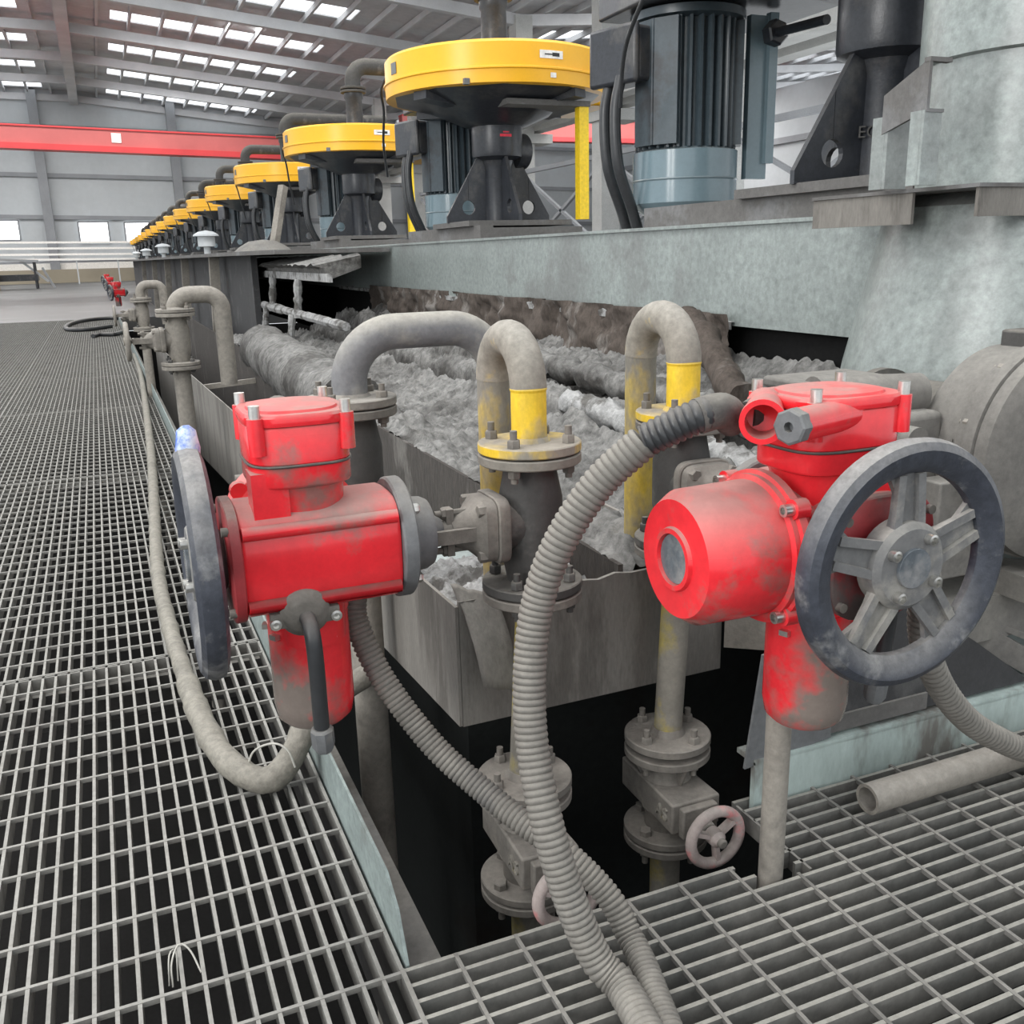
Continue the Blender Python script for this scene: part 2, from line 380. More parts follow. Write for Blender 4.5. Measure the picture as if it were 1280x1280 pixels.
# railing, crate and idle equipment at the far end
rl = thing('platform_railing', 'pale pipe railing along the far wall platform under the windows', 'railing', (0, 56, 0))
rr = MB()
for z in (1.35, 1.6, 1.9, 2.2): rr.bar((-9, 0, z), (6, 0, z - .2), .1, .1)
rr.build('rail', M['lab'], rl, flat=True)
for x in range(-9, 7, 2): MB().bar((x, 0, -.01), (x, 0, 2.2 - (x + 9) * .013), .06, .06).build('post', M['wall'], rl, flat=True)
MB().box((-2, .5, 1.12), (14, 1.0, .1)).build('platform', M['girt'], rl, flat=True)
eq = thing('conveyor_frame', 'dark idle machine frame with a pale sheet on top by the far left wall', 'machine', (-3.4, 48.5, -.01))
MB().bb((-.9, -.5, .35), (.9, .6, .62)).build('bed', M['black'], eq, flat=True)
for sx in (-.8, .8):
    for sy in (-.4, .5): MB().bar((sx, sy, 0), (sx, sy, 1.2), .08, .08).build('leg', M['black'], eq, flat=True)
MB().box((-.1, 0, 1.25), (2.1, 1.2, .1), Matrix.Rotation(.06, 3, 'Y')).build('cover_sheet', M['wall'], eq, flat=True)
MB().bar((.3, -.3, 1.2), (1.3, -.3, .3), .1, .1).bar((1.1, 0, .9), (1.5, 0, 0), .1, .1).build('chute', M['wall'], eq, flat=True)
tag(MB().bb((-4.9, 46.5, -.01), (-4.0, 47.4, .9)).build('crate', M['boxy'], flat=True, bevel=.02), 'ochre crate standing beside the idle machine at the far left', 'crate')

# ------------------------------------------------------------------ walkways
EDGE0, SK = .290, -.0036
def edge(y): return EDGE0 + SK * (y - 1.2)
def grating_left(x0, x1, y0, y1, lab):
    """bar grating, bearing bars along the walk; local origin at the panel's corner, turned with the walk"""
    t = thing('walkway_grating', lab, 'grating', (edge(y0) + (x1 - .29), y0, 0), -SK * -1 * -1 if False else math.atan(-SK), 'left walkway gratings')
    w = x1 - x0; g = MB(); L = y1 - y0 - .006
    n = int(round(w / .03))
    for k in range(n + 1):
        g.bb((-k * .03 - .003, 0, -.04), (-k * .03 + .003, L, 0))
    h = MB(); off = (1.355 - y0) % .1
    y = off
    while y < L:
        h.bb((-w, y - .003, -.008), (0, y + .003, .0008)); y += .1
    h.bb((-w, 0, -.03), (0, .004, 0)); h.bb((-w, L - .004, -.03), (0, L, 0))
    g.build('bearing_bars', M['grating'], t, flat=True); h.build('cross_bars', M['grating'], t, flat=True)
ords = ['nearest the camera', 'second from the camera', 'third from the camera', 'fourth from the camera', 'fifth from the camera', 'sixth from the camera', 'seventh from the camera', 'eighth from the camera']
ys = [-.0, 2.545, 5.08, 7.5, 9.7, 12.2, 14.7, 17.2, 20]
for k in range(8):
    grating_left(-.73, .285, ys[k], ys[k + 1], 'steel bar grating panel of the walkway column beside the tank pit, ' + ords[k])
for k in range(2, 8):
    grating_left(-1.75, -.74, ys[k], ys[k + 1], 'steel bar grating panel in the second walkway column from the pit, ' + ords[k - 2])
for k in range(4, 8):
    grating_left(-3.6, -1.76, ys[k], ys[k + 1], 'wide steel bar grating panel along the far left of the walkway, ' + ords[k - 4])
for k, y in enumerate(ys[1:8]):
    if k < 3:
        j = MB().bb((-3.6, y - .055, -.13), (edge(y) - .01, y + .03, -.032))
        tag(j.build('walkway_joist', M['base'], flat=True), 'dusty steel joist under the %s seam of the walkway grating' % ('first', 'second', 'third')[k], 'joist', 'walkway joists')
tp = MB()
for (ya, yb) in ((1.165, 20.0),):
    xa, xb = edge(ya) + .006, edge(yb) + .006
    tp.prism([(1.165, -.03), (20, -.03), (20, .1), (1.26, .1), (1.205, .07), (1.165, -.0)], (0, 0, 0), (0, 1, 0), (0, 0, 1), .005)
    tp.v = [(p[0] + edge(p[1]) + .006, p[1], p[2]) for p in tp.v]
tag(tp.build('toe_plate', M['toe'], flat=True), 'pale green steel toe plate along the pit edge of the left walkway', 'toe plate')
sb = MB()
sb.prism([(0, -.03), (.055, -.03), (.055, -.3), (0, -.3)], (0, 10.2, 0), (1, 0, 0), (0, 0, 1), 19)
sb.v = [(p[0] + edge(p[1]) + .012, p[1], p[2]) for p in sb.v]
tag(sb.build('walkway_stringer', M['base'], flat=True), 'dark grey steel stringer beam below the toe plate of the left walkway', 'beam')

# right deck with a cut-out for the support post
rd = thing('deck_grating', 'steel bar grating deck in front of the valves at the lower right', 'grating', (.287, 1.16, 0))
g = MB(); h = MB(); Wd = 2.2
def bars(x0, x1, y): g.bb((x0, y - .0036, -.032), (x1, y + .0036, 0))
k = 0
for k in range(-5, 34):
    y = -k * .033 - .003
    if k < 0: bars(.70, Wd, y)
    elif k < 2: bars(.0, .585 + .02 * k, y); bars(.685, Wd, y)
    else: bars(0, Wd, y)
x = .082
while x < Wd:
    if x < .59: h.bb((x - .003, -1.0, -.007), (x + .003, .0, .001))
    elif x < .69: h.bb((x - .003, -1.0, -.007), (x + .003, -.06, .001))
    else: h.bb((x - .003, -1.0, -.007), (x + .003, .15, .001))
    x += .0985
h.bb((-.005, -1, -.035), (.002, 0, .002)); h.bb((.698, -.06, -.035), (.703, .15, .0))
g.build('bearing_bars', M['gratingr'], rd, flat=True); h.build('cross_bars', M['crossr'], rd, flat=True)
# pale kick channel and dark plate along the pump skid
kc = MB().bb((1.02, 1.302, -.02), (2.6, 1.315, .085)).bb((1.02, 1.302, .08), (2.6, 1.36, .09))
tag(kc.build('kick_channel', M['kick'], flat=True), 'pale green flaking channel at the back edge of the right deck', 'channel')
db = MB().prism([(1.06, .085), (1.2, .098), (1.75, .098), (1.573, .223), (1.42, .32), (1.24, .37), (1.16, .33), (1.06, .31)], (0, 1.325, 0), (1, 0, 0), (0, 0, 1), .012)
dp = db.build('shield_plate', M['darkboard'], flat=True)
tag(dp, 'dark steel shield plate standing above the pale channel behind the right handwheel', 'plate')
MB().prism([(1.0, .075), (1.2, .095), (1.2, .33), (1.03, .3)], (0, 1.31, 0), (1, 0, 0), (0, 0, 1), .006).build('zinc_sheet', M['alu'], dp, flat=True)
MB().bb((1.2, 1.312, .10), (1.45, 1.318, .135)).build('clip_strip', M['base'], dp, flat=True)
MB().hexbolt((1.185, 1.306, .155), (0, -1, 0), .011, .03).build('brass_plug', M['brass'], dp)
# loose pipe
lp = MB(); a, b = V((1.185, 1.185, .032)), V((1.75, 1.19, .032)); d = (b - a).normalized()
lp.lathe([(.022, .0), (.0285, 0), (.0285, .565), (.022, .565), (.022, 0)], a, d, 24)
tag(lp.build('loose_pipe', M['oldpipe'], ang=60), 'short open steel pipe offcut lying on the right deck grating', 'pipe')
sp = MB().cyl((.917, 1.12, -.9), (.92, 1.12, .335), .0205, n=20)
tag(sp.build('support_post', M['oldpipe']), 'thin vertical steel post under the motor of the right red actuator', 'post')

# ------------------------------------------------------------------ actuators
def make_actuator(lab, ports=True):
    t = thing('electric_actuator', lab, 'valve actuator')
    n = 44
    def prof(y, s, ridge=0):
        out = []
        for k in range(n):
            a = 2 * PI * k / n; c, sn = math.cos(a), math.sin(a); e = 3.4
            r = s * (abs(c) ** e + abs(sn) ** e) ** (-1 / e)
            r = min(r, s * 1.17)
            out.append(V((r * c, y, r * sn)))
        return out
    hb = MB().loft([prof(.05, .078), prof(.056, .081), prof(.27, .081), prof(.276, .078)])
    for a in (35, 145, 215, 325, -35):
        c, sn = math.cos(math.radians(a)), math.sin(math.radians(a))
        hb.cyl((c * .093, .052, sn * .093), (c * .093, .272, sn * .093), .010, n=10)
    hb.lathe([(.05, -.14), (.054, 0), (.062, .06)], (0, .15, 0), (0, 0, 1), 32)
    hb.build('gear_housing', M['red'], t)
    MB().loft([prof(.034, .084), prof(.036, .0865), prof(.049, .0865), prof(.051, .084)]).lathe([(.032, 0), (.04, .03)], (0, .008, 0), (0, 1, 0), 24).build('end_cover', M['enddust'], t)
    for a in (40, 140, 220, 320):
        c, sn = math.cos(math.radians(a)), math.sin(math.radians(a)); MB().cyl((c * .092, .026, sn * .092), (c * .092, .04, sn * .092), .0065, n=12).build('cover_bolt', M['cast'], t)
    MB().disc((0, .289, 0), (0, 1, 0), .093, .024).lathe([(.06, 0), (.057, .03), (.052, .04), (.03, .044), (.022, .058), (.018, .062)], (0, .30, 0), (0, 1, 0)).build('adapter_flange', M['alu'], t)
    for a in (45, 135, 225, 315):
        c, sn = math.cos(math.radians(a)), math.sin(math.radians(a)); MB().hexbolt((c * .076, .3, sn * .076), (0, 1, 0), .008, .012).build('flange_bolt', M['steel'], t)
    # terminal housing on top, two tiers
    bx = MB(); cx, cy = -.012, .148
    def R(a, b, z, e=3.6): return ring_se(cx, cy, a, b, z, e, 48)
    bx.loft([R(.07, .062, .05, 2.6), R(.072, .064, .1, 2.8), R(.074, .066, .106, 3), R(.083, .072, .11), R(.085, .073, .113), R(.085, .073, .14)])
    bx.box((.038, .098, .082), (.05, .05, .1))
    bx.build('terminal_housing', M['red'], t)
    up = MB().loft([R(.084, .071, .1415), R(.086, .073, .144), R(.086, .073, .192), R(.084, .071, .195)])
    for sx in (-1, 1):
        for sy in (-1, 1): up.cyl((cx + sx * .074, cy + sy * .062, .158), (cx + sx * .074, cy + sy * .062, .209), .0115, n=14)
    up.build('terminal_box', M['red'], t)
    lid = MB().loft([R(.087, .074, .196), R(.088, .075, .199), R(.088, .075, .208), R(.085, .072, .212)])
    lid.loft([R(.072, .064, .211, 2.6), R(.07, .062, .2155, 2.6), R(.06, .053, .217, 2.6)])
    lid.build('terminal_lid', M['red'], t)
    for sx in (-1, 1):
        for sy in (-1, 1): MB().cyl((cx + sx * .074, cy + sy * .062, .205), (cx + sx * .074, cy + sy * .062, .2265), .0078, n=16).build('lid_bolt', M['steel'], t)
    gp = MB().tube([p + V((0, 0, 0)) for p in ring_se(cx, cy, .0865, .0735, .1408, 3.6, 48)], .002, 6, True).build('gasket', M['castdark'], t)
    # cable entries
    if ports:
        d1 = V((-.62, -.78, -.02)).normalized(); a = V((-.095, .18, .193))
        MB().lathe([(.026, 0), (.026, .1), (.0295, .104), (.0295, .118), (.0225, .118), (.0215, .07), (.0, .068)], a, d1, 28).build('open_cable_port', M['red'], t)
        d2 = V((-.95, -.31, .0)).normalized(); a2 = V((-.155, .053, .188)) - d2 * .125
        pl = MB().lathe([(.022, -.03), (.022, .108)], a2, d2, 24).build('plugged_cable_port', M['red'], t)
        MB().lathe([(.0235, .107), (.0235, .123), (.0205, .125), (.007, .125), (.007, .113), (0, .113)], a2, d2, 8).build('hex_plug', M['alu'], pl, ang=20)
    MB().lathe([(.021, 0), (.021, .03), (.0235, .032), (.0235, .06), (.019, .07)], (-.08, .155, .185), (-1, -.1, .05), 20).build('cable_gland', M['castdark'], t)
    # display cover on the -x side
    dc = MB().lathe([(.07, .03), (.084, .07), (.092, .1), (.109, .108), (.109, .12), (.1035, .122), (.1035, .13), (.0965, .133), (.0945, .232), (.082, .252), (.045, .2525), (.043, .258), (.036, .258), (.035, .25), (.0, .25)], (0, .155, .0), (-1, 0, 0), 48)
    for a in (48, 138, 228, 318):
        aa = math.radians(a); dc.cyl((-.104, .155 + math.cos(aa) * .108, math.sin(aa) * .108), (-.125, .155 + math.cos(aa) * .108, math.sin(aa) * .108), .014, n=14)
    dco = dc.build('display_cover', M['red'], t)
    MB().disc((-.2515, .155, 0), (-1, 0, 0), .0345, .003).build('display_window', M['glass'], dco)
    for a in (48, 138, 228, 318):
        aa = math.radians(a); p = V((-.125, .155 + math.cos(aa) * .108, math.sin(aa) * .108))
        MB().lathe([(.0085, 0), (.0085, .014), (.005, .0145), (.005, .006)], p, (-1, 0, 0), 18).build('cover_screw', M['steel'], dco)
    # motor below
    mo = MB().lathe([(.05, -.02), (.052, .03), (.063, .035), (.0635, .055), (.0615, .057), (.062, .205), (.058, .228), (.048, .238), (.0, .24)], (-.022, .148, -.045), (0, 0, -1), 40)
    mo.build('motor', M['redmotor'], t)
    for a in (200, 250, 300, 20): MB().box((-.022 + math.cos(math.radians(a)) * .063, .148 + math.sin(math.radians(a)) * .063, -.128), (.014, .014, .008), Matrix.Rotation(math.radians(a), 3, 'Z')).build('band_clip', M['steel'], t)
    # cable bush on the +x side
    cb = MB().lathe([(.036, 0), (.036, .012), (.026, .022), (.02, .024)], (.068, .128, -.07), (1, 0, -.12), 28)
    cb.box((.076, .128, -.078), (.012, .098, .022)); cb.box((.066, .128, -.06), (.04, .04, .03))
    cbo = cb.build('cable_bush', M['cast'], t)
    for sy in (-.043, .043): MB().lathe([(.008, 0), (.008, .008), (.0045, .0085), (.0045, .004)], (.081, .128 + sy, -.08), (1, 0, 0), 16).build('bush_screw', M['steel'], cbo)
    MB().tube(smooth_path([(.085, .128, -.074), (.105, .129, -.08), (.116, .13, -.1), (.117, .131, -.14), (.112, .132, -.19), (.106, .133, -.245)], .008), .0115, 14).build('motor_cable', M['hoseblk'], t)
    MB().lathe([(.0135, 0), (.017, .004), (.017, .03), (.012, .04)], (.106, .133, -.24), (-.1, .05, -1), 8).build('cable_nut', M['alu'], t)
    return t
def make_wheel(parent, R=.169, r=.02):
    w = MB().lathe([(R - .004 - 2 * r, -.006), (R - 1.6 * r, -.017), (R - .7 * r, -.02), (R - .2 * r, -.014), (R, -.002), (R - .15 * r, .012), (R - .8 * r, .018), (R - 1.6 * r, .014), (R - .004 - 2 * r, .006), (R - .004 - 2 * r, -.006)], (0, 0, 0), (0, 1, 0), 72)
    w = w.build('handwheel', M['wheel'], parent)
    s = MB()
    for k in range(5):
        a = math.radians(20 + 72 * k); d = V((math.cos(a), 0, math.sin(a))); q = V((-math.sin(a), 0, math.cos(a)))
        r0, r1 = .04, R - 2 * r + .004
        s.prism([(r0, -.028), (r0 + .03, -.021), (r1 - .035, -.0185), (r1 - .012, -.03), (r1, -.05), (r1, .05), (r1 - .012, .03), (r1 - .035, .0185), (r0 + .03, .021), (r0, .028)], (0, .004, 0), d, q, .008)
        for sgn in (-1, 1):
            s.bar(d * (r0 + .01) + q * sgn * .02 + V((0, -.004, 0)), d * (r1 - .01) + q * sgn * .016 + V((0, -.004, 0)), .008, .012, up=q)
    s.lathe([(.0, -.016), (.052, -.016), (.06, -.008), (.06, .02), (.035, .035)], (0, 0, 0), (0, 1, 0), 40)
    s.build('spokes', M['wheelgrey'], w)
    MB().disc((0, -.018, 0), (0, 1, 0), .027, .006).build('hub_cap', M['glass'], w)
    for k in range(4):
        a = math.radians(58 + 90 * k); p = V((math.cos(a) * .043, -.016, math.sin(a) * .043))
        MB().lathe([(.0075, 0), (.0075, .01), (.0045, .0105), (.0045, .004)], p, (0, -1, 0), 18).build('hub_screw', M['steel'], w)
    return w
proto = make_actuator('dusty red electric valve actuator at the right, its black handwheel facing the camera')
make_wheel(proto)
actL = make_actuator('dusty red electric valve actuator over the left walkway edge, its handwheel seen edge-on', False)
make_wheel(actL)
proto.location = (.925, .897, .613)
actL.location = (.083, 1.37, .603); actL.rotation_euler = (0, 0, -PI / 2)
for i, (ax, ay) in enumerate(((.17, 22.0), (.13, 30.0), (.1, 38.0))):
    c = copy_tree(actL); c.location = (ax, ay, .42); c.rotation_euler = (0, 0, -PI / 2 + .3)
    c['label'] = ('small distant red valve actuator beside the tank row, nearest of the far ones', 'tiny distant red valve actuator, second of the far ones', 'tiny distant red valve actuator, last at the far end of the walkway')[i]

# ------------------------------------------------------------------ valves and pipes
def flange_pair(mb, z, r, up=True, t=.0145, gap=.004):
    mb.disc((0, 0, z), (0, 0, 1), r, t, 40)
def bolts(parent, r, z0, z1, m, n=4, a0=45, br=.0105, stud=.014):
    for k in range(n):
        a = math.radians(a0 + 360 / n * k); c, s = math.cos(a) * r, math.sin(a) * r
        b = MB().hexbolt((c, s, z1), (0, 0, 1), br, .013, stud); b.hexbolt((c, s, z0), (0, 0, -1), br, .013, .008)
        b.cyl((c, s, z0), (c, s, z1), br * .55, n=8); b.build('bolt', m, parent)
def gate_valve(lab, loc, rz_, s=1.0, mats=('castdark', 'cast'), wheel=False, top='cast', bolt='cast', bot='castdark'):
    t = thing('gate_valve', lab, 'valve', loc, rz_); t.scale = (s, s, s)
    b = MB().lathe([(.04, -.12), (.041, -.1), (.046, -.07), (.052, -.04), (.052, .04), (.045, .075), (.041, .1), (.041, .12)], (0, 0, 0), (0, 0, 1), 32)
    b.lathe([(.044, 0), (.044, .075)], (0, 0, 0), (0, -1, 0), 24)
    b.build('body', M[mats[0]], t)
    MB().disc((0, 0, .106), (0, 0, 1), .083, .0155, 44).build('top_flange', M[top], t)
    MB().disc((0, 0, -.106), (0, 0, 1), .083, .0155, 44).build('bottom_flange', M[bot], t)
    tf = lambda p: V((p.x, -p.z, p.y))
    bn = MB().loft([ring_se(0, 0, .052, .052, .056, 5, 36, tf), ring_se(0, 0, .054, .054, .06, 5, 36, tf), ring_se(0, 0, .054, .054, .074, 5, 36, tf), ring_se(0, 0, .052, .052, .076, 5, 36, tf)])
    bn.loft([ring_se(0, 0, .05, .05, .077, 5, 36, tf), ring_se(0, 0, .05, .05, .095, 5, 36, tf), ring_se(0, 0, .034, .034, .112, 3, 36, tf), ring_se(0, 0, .028, .028, .128, 2, 36, tf), ring_se(0, 0, .02, .02, .14, 2, 36, tf)])
    bn.build('bonnet', M[mats[1]], t)
    for sx in (-1, 1):
        for sz in (-1, 1): MB().hexbolt((sx * .037, -.094, sz * .037), (0, -1, 0), .0105, .012).build('bonnet_bolt', M[bolt], t)
    yk = MB()
    for sx in (-1, 1): yk.bar((sx * .033, -.1, .0), (sx * .03, -.186, .0), .009, .022)
    yk.box((0, -.185, 0), (.066, .01, .024)); yk.build('yoke', M[mats[1]], t)
    gl = MB().box((0, -.142, 0), (.022, .012, .076)); gl.cyl((0, -.125, 0), (0, -.155, 0), .018)
    for sz in (-1, 1): gl.hexbolt((0, -.142, sz * .03), (0, -1, 0), .01, .012, .01); gl.cyl((0, -.11, sz * .03), (0, -.142, sz * .03), .0055, n=8)
    gl.build('gland', M[bolt], t)
    MB().cyl((0, -.12, 0), (0, -.215, 0), .0095).build('stem', M[mats[1]], t)
    if wheel:
        w = MB().tube([V((math.cos(a) * .075, -.21, math.sin(a) * .075)) for a in [2 * PI * k / 32 for k in range(32)]], .011, 10, True)
        for k in range(3):
            a = 2 * PI * k / 3 + .4; w.bar((0, -.21, 0), (math.cos(a) * .073, -.21, math.sin(a) * .073), .008, .016)
        w.lathe([(.018, 0), (.018, .03)], (0, -.195, 0), (0, -1, 0), 16); w.build('handwheel', M[mats[1]], t)
    return t
V1 = (.600, 1.37, .598); V2 = (.925, 1.43, .612)
gate_valve('dusty dark gate valve driven by the left red actuator, with yellow-stained top flange', V1, -PI / 2, top='drainp')
gate_valve('dark gate valve half hidden behind the right red actuator', V2, 0)
V3 = (.438, 1.9, .60); gate_valve('dark gate valve under the big grey pipe bend behind the left actuator', V3, -PI / 2, 1.12, wheel=False)
V4 = (.315, 4.95, .655); gate_valve('mud-grey gate valve with small handwheel on the middle-distance pipe bend', V4, -PI / 2, 1.1, ('oldpipe', 'oldpipe'), True, 'oldpipe', 'oldpipe', 'oldpipe')
V5 = (.27, 8.0, .63); gate_valve('mud-grey gate valve on the farther pipe bend beside the walkway edge', V5, -PI / 2, .95, ('oldpipe', 'oldpipe'), True, 'oldpipe', 'oldpipe', 'oldpipe')
def riser(lab, vpos, s, r, path, m, fm, bm, seam=True, a0=45):
    """inverted U pipe bolted to the top of a valve; path starts at the flange"""
    x, y, z = vpos; zt = z + .1235 * s
    t = thing('riser_pipe', lab, 'pipe', (x, y, zt))
    pts = [V(p) - V((x, y, zt)) for p in path]
    fl = MB().disc((0, 0, .001), (0, 0, 1), .083 * s, .0155 * s, 44); fl.lathe([(r * 1.22, .008), (r * 1.05, .016)], (0, 0, 0), (0, 0, 1), 24); fl.build('pipe_flange', M[fm], t)
    if seam:
        MB().tube(pts[:2], r, 24).build('outer_leg', M[m], t)
        MB().tube(pts[1:-1], r * 1.035, 24).build('elbow', M['elbow'], t)
        MB().tube(pts[-2:], r, 24).build('inner_leg', M['innerleg'], t)
    else: MB().tube(pts, r, 24).build('pipe_bend', M[m], t)
    bolts(t, .066 * s, -.026 * s, .009 * s, M[bm], 4, a0, .0105 * s)
    if seam:
        w = MB()
        w.lathe([(r, -.004), (r * 1.05, 0), (r, .004)], (0, 0, pts[1].z), (0, 0, 1), 24); w.build('weld_seam', M[m], t)
    return t
def ubend(x, y, z0, zt, dx, dy, zend, r):
    a = V((x, y, z0)); b = V((x, y, zt)); c = V((x + dx, y + dy, zt)); e = V((x + dx, y + dy, zend))
    L = V((dx, dy, 0)).length
    return a, b, c, e, L
# riser 1 and 2: tight double elbows over the tank lip
def tight(v, lab, bigger, s=1):
    x, y, z = v; L = .148; R = L / 2; zc = z + .215
    pts = [(x, y, z + .115), (x, y, zc)]
    for k in range(1, 16):
        a = PI * k / 16; pts.append((x, y + R - R * math.cos(a), zc + R * math.sin(a)))
    pts += [(x, y + L, zc), (x, y + L, .27)]
    return riser(lab, v, 1, bigger, pts, 'yellowpipe', 'yellowpipe', 'cast')
tight(V1, 'worn yellow tight pipe bend in the middle, bolted on the left-actuator valve', .0285)
tight(V2, 'worn yellow tight pipe bend farther right, behind the curved hose', .0295)
def wide(v, s, lab, r, x2, ztop, zend, m, R):
    x, y, z = v
    pts = rounded([(x, y, z + .115 * s), (x, y, ztop), (x2, y, ztop), (x2, y, zend)], R, 10)
    return riser(lab, v, s, r, pts, m, 'oldpipe', 'cast', False)
wide(V3, 1.12, 'large grey pipe bend arching into the trough above the left actuator', .036, .755, .872, .3, 'greypipe', .1)
wide(V4, 1.1, 'mud-grey pipe bend arching into the trough in the middle distance', .041, .535, .862, .42, 'oldpipe', .075)
wide(V5, .95, 'smaller mud-grey pipe bend farther along the walkway edge', .033, .44, .852, .55, 'oldpipe', .06)
# vertical drain pipes under the valves
def drain(lab, v, s, r, z1, m, lower=None, fm='cast'):
    x, y, z = v; zt = z - .1235 * s
    t = thing('drain_pipe', lab, 'pipe', (x, y, zt))
    MB().disc((0, 0, -.001), (0, 0, 1), .083 * s, .0155 * s, 44).build('upper_flange', M[fm], t)
    dx = lower[0] - x if lower else 0
    MB().cyl((0, 0, 0), (dx, 0, z1 - zt), r, n=24).build('pipe', M[m], t)
    for k in range(4):
        a = math.radians(45 + 90 * k); p = V((math.cos(a) * .066 * s, math.sin(a) * .066 * s, 0))
        MB().hexbolt(p + V((0, 0, .027 * s)), (0, 0, 1), .0105 * s, .013, .012).hexbolt(p + V((0, 0, -.008)), (0, 0, -1), .0105 * s, .012, .008).cyl(p + V((0, 0, -.01)), p + V((0, 0, .03)), .006, n=8).build('bolt', M['castdark'], t)
    if lower:
        MB().disc((dx, 0, z1 - zt), (0, 0, 1), .083, .016, 44).lathe([(r * 1.3, .006), (r * 1.02, .02)], (dx, 0, z1 - zt), (0, 0, 1), 24).build('lower_flange', M['cast'], t)
        for k in range(4):
            a = math.radians(20 + 90 * k); p = V((dx + math.cos(a) * .063, math.sin(a) * .063, z1 - zt))
            MB().hexbolt(p + V((0, 0, .007)), (0, 0, 1), .011, .014, .014).build('bolt', M['cast'], t)
K1 = (.578, 1.37, .015); K2 = (.907, 1.43, -.008)
drain('dusty vertical pipe with yellow stain between the middle gate valve and its lower hand valve', V1, 1, .027, K1[2] + .116, 'drainp', K1)
drain('dusty vertical pipe with yellow stain below the right actuator display', V2, 1, .027, K2[2] + .116, 'drainp', K2)
drain('thick grey vertical pipe with white crust dropping into the pit behind the left actuator motor', V3, 1.12, .036, -1.3, 'oldpipe')
drain('mud-grey vertical pipe at the outside of the side plate in the middle distance', V4, 1.1, .041, -1.3, 'oldpipe', fm='oldpipe')
drain('mud-grey vertical pipe under the farther pipe bend', V5, .95, .033, -1.3, 'oldpipe', fm='oldpipe')
def hand_valve(lab, loc):
    t = thing('hand_valve', lab, 'valve', loc)
    b = MB().box((0, -.005, .002), (.105, .2, .062)); b.v = [(p[0] * (1 if p[1] < 0 else .9), p[1], p[2]) for p in b.v]
    b.lathe([(.05, .03), (.042, .045), (.042, .1)], (0, 0, 0), (0, 0, 1), 28).lathe([(.05, .03), (.042, .045), (.042, .1)], (0, 0, 0), (0, 0, -1), 28)
    for a in (30, 150, 270): b.bar((.04 * math.cos(math.radians(a)), .04 * math.sin(math.radians(a)), .03), (.065 * math.cos(math.radians(a)), .065 * math.sin(math.radians(a)), .085), .008, .02)
    b.build('body', M['cast'], t, bevel=.006)
    MB().disc((0, 0, .088), (0, 0, 1), .083, .016, 44).build('top_flange', M['cast'], t)
    MB().disc((0, 0, -.082), (0, 0, 1), .083, .015, 44).disc((0, 0, -.101), (0, 0, 1), .083, .015, 44).build('bottom_flange', M['cast'], t)
    for k in range(4):
        a = math.radians(20 + 90 * k); p = V((math.cos(a) * .063, math.sin(a) * .063, 0))
        MB().hexbolt(p + V((0, 0, .08)), (0, 0, -1), .0105, .012, .012).build('bolt', M['cast'], t)
        MB().hexbolt(p + V((0, 0, -.075)), (0, 0, 1), .0125, .013).hexbolt(p + V((0, 0, -.109)), (0, 0, -1), .011, .012, .016).cyl(p + V((0, 0, -.11)), p + V((0, 0, -.07)), .006, n=8).build('bolt', M['cast'], t)
    MB().box((0, -.112, -.004), (.075, .018, .06)).lathe([(.02, 0), (.016, .03), (.009, .032), (.009, .075)], (0, -.12, -.008), (0, -1, 0), 18).build('stem_bonnet', M['cast'], t, bevel=.003)
    w = MB().tube([V((math.cos(a) * .052, -.168, -.008 + math.sin(a) * .052)) for a in [2 * PI * k / 40 for k in range(40)]], .0105, 12, True)
    for k in range(3):
        a = math.radians(35 + 120 * k); w.bar((0, -.166, -.008), (math.cos(a) * .05, -.168, -.008 + math.sin(a) * .05), .008, .016, up=(0, 1, 0))
    w.lathe([(.016, 0), (.016, .022), (.011, .026), (.007, .036), (.0, .037)], (0, -.155, -.008), (0, -1, 0), 18)
    w.build('handwheel', M['pinkw'], t)
    MB().cyl((0, 0, -.105), (0, 0, -1.5), .03, n=20).build('outlet_pipe', M['drainp'], t)
    text_mesh('cast_letters', 'AS', .036, .003, M['drainp'], t, (-.053, -.07, .002), (PI / 2, 0, -PI / 2))
    return t
hand_valve('small dusty hand valve low in the pit under the crossing hoses', K1)
hand_valve('small dusty hand valve low in the pit with its pinkish handwheel fully visible', K2)

# ------------------------------------------------------------------ hoses
hA = [(.765, 1.06, .795), (.735, 1.045, .812), (.70, 1.05, .806), (.645, 1.09, .772), (.590, 1.12, .711), (.540, 1.14, .627), (.510, 1.15, .537), (.490, 1.135, .439), (.482, 1.11, .343), (.483, 1.065, .244), (.500, 1.03, .142), (.525, 1.0, .06), (.545, .965, .034), (.54, .90, .032), (.525, .8, .032)]
t = thing('corrugated_hose', 'thick grey corrugated hose curving from the right actuator down over the right deck', 'hose')
corrugated(hA[3:], .0245, .0098).build('hose_sleeve', M['hose'], t)
corrugated(hA[1:4], .0235, .0098).build('taped_end', M['hoseblk'], t)
MB().tube(smooth_path(hA[:3], .006), .024, 16).build('connector', M['castdark'], t)
hB = [(.315, 1.43, .50), (.313, 1.42, .45), (.341, 1.38, .362), (.398, 1.32, .265), (.455, 1.26, .204), (.503, 1.19, .166), (.548, 1.13, .135), (.588, 1.08, .085), (.602, 1.04, .04), (.598, .99, .027), (.583, .93, .024), (.566, .86, .024), (.55, .76, .024)]
tag(corrugated(hB, .0205, .0085).build('corrugated_hose', M['hose']), 'thinner corrugated hose sagging from behind the left actuator into the pit', 'hose')
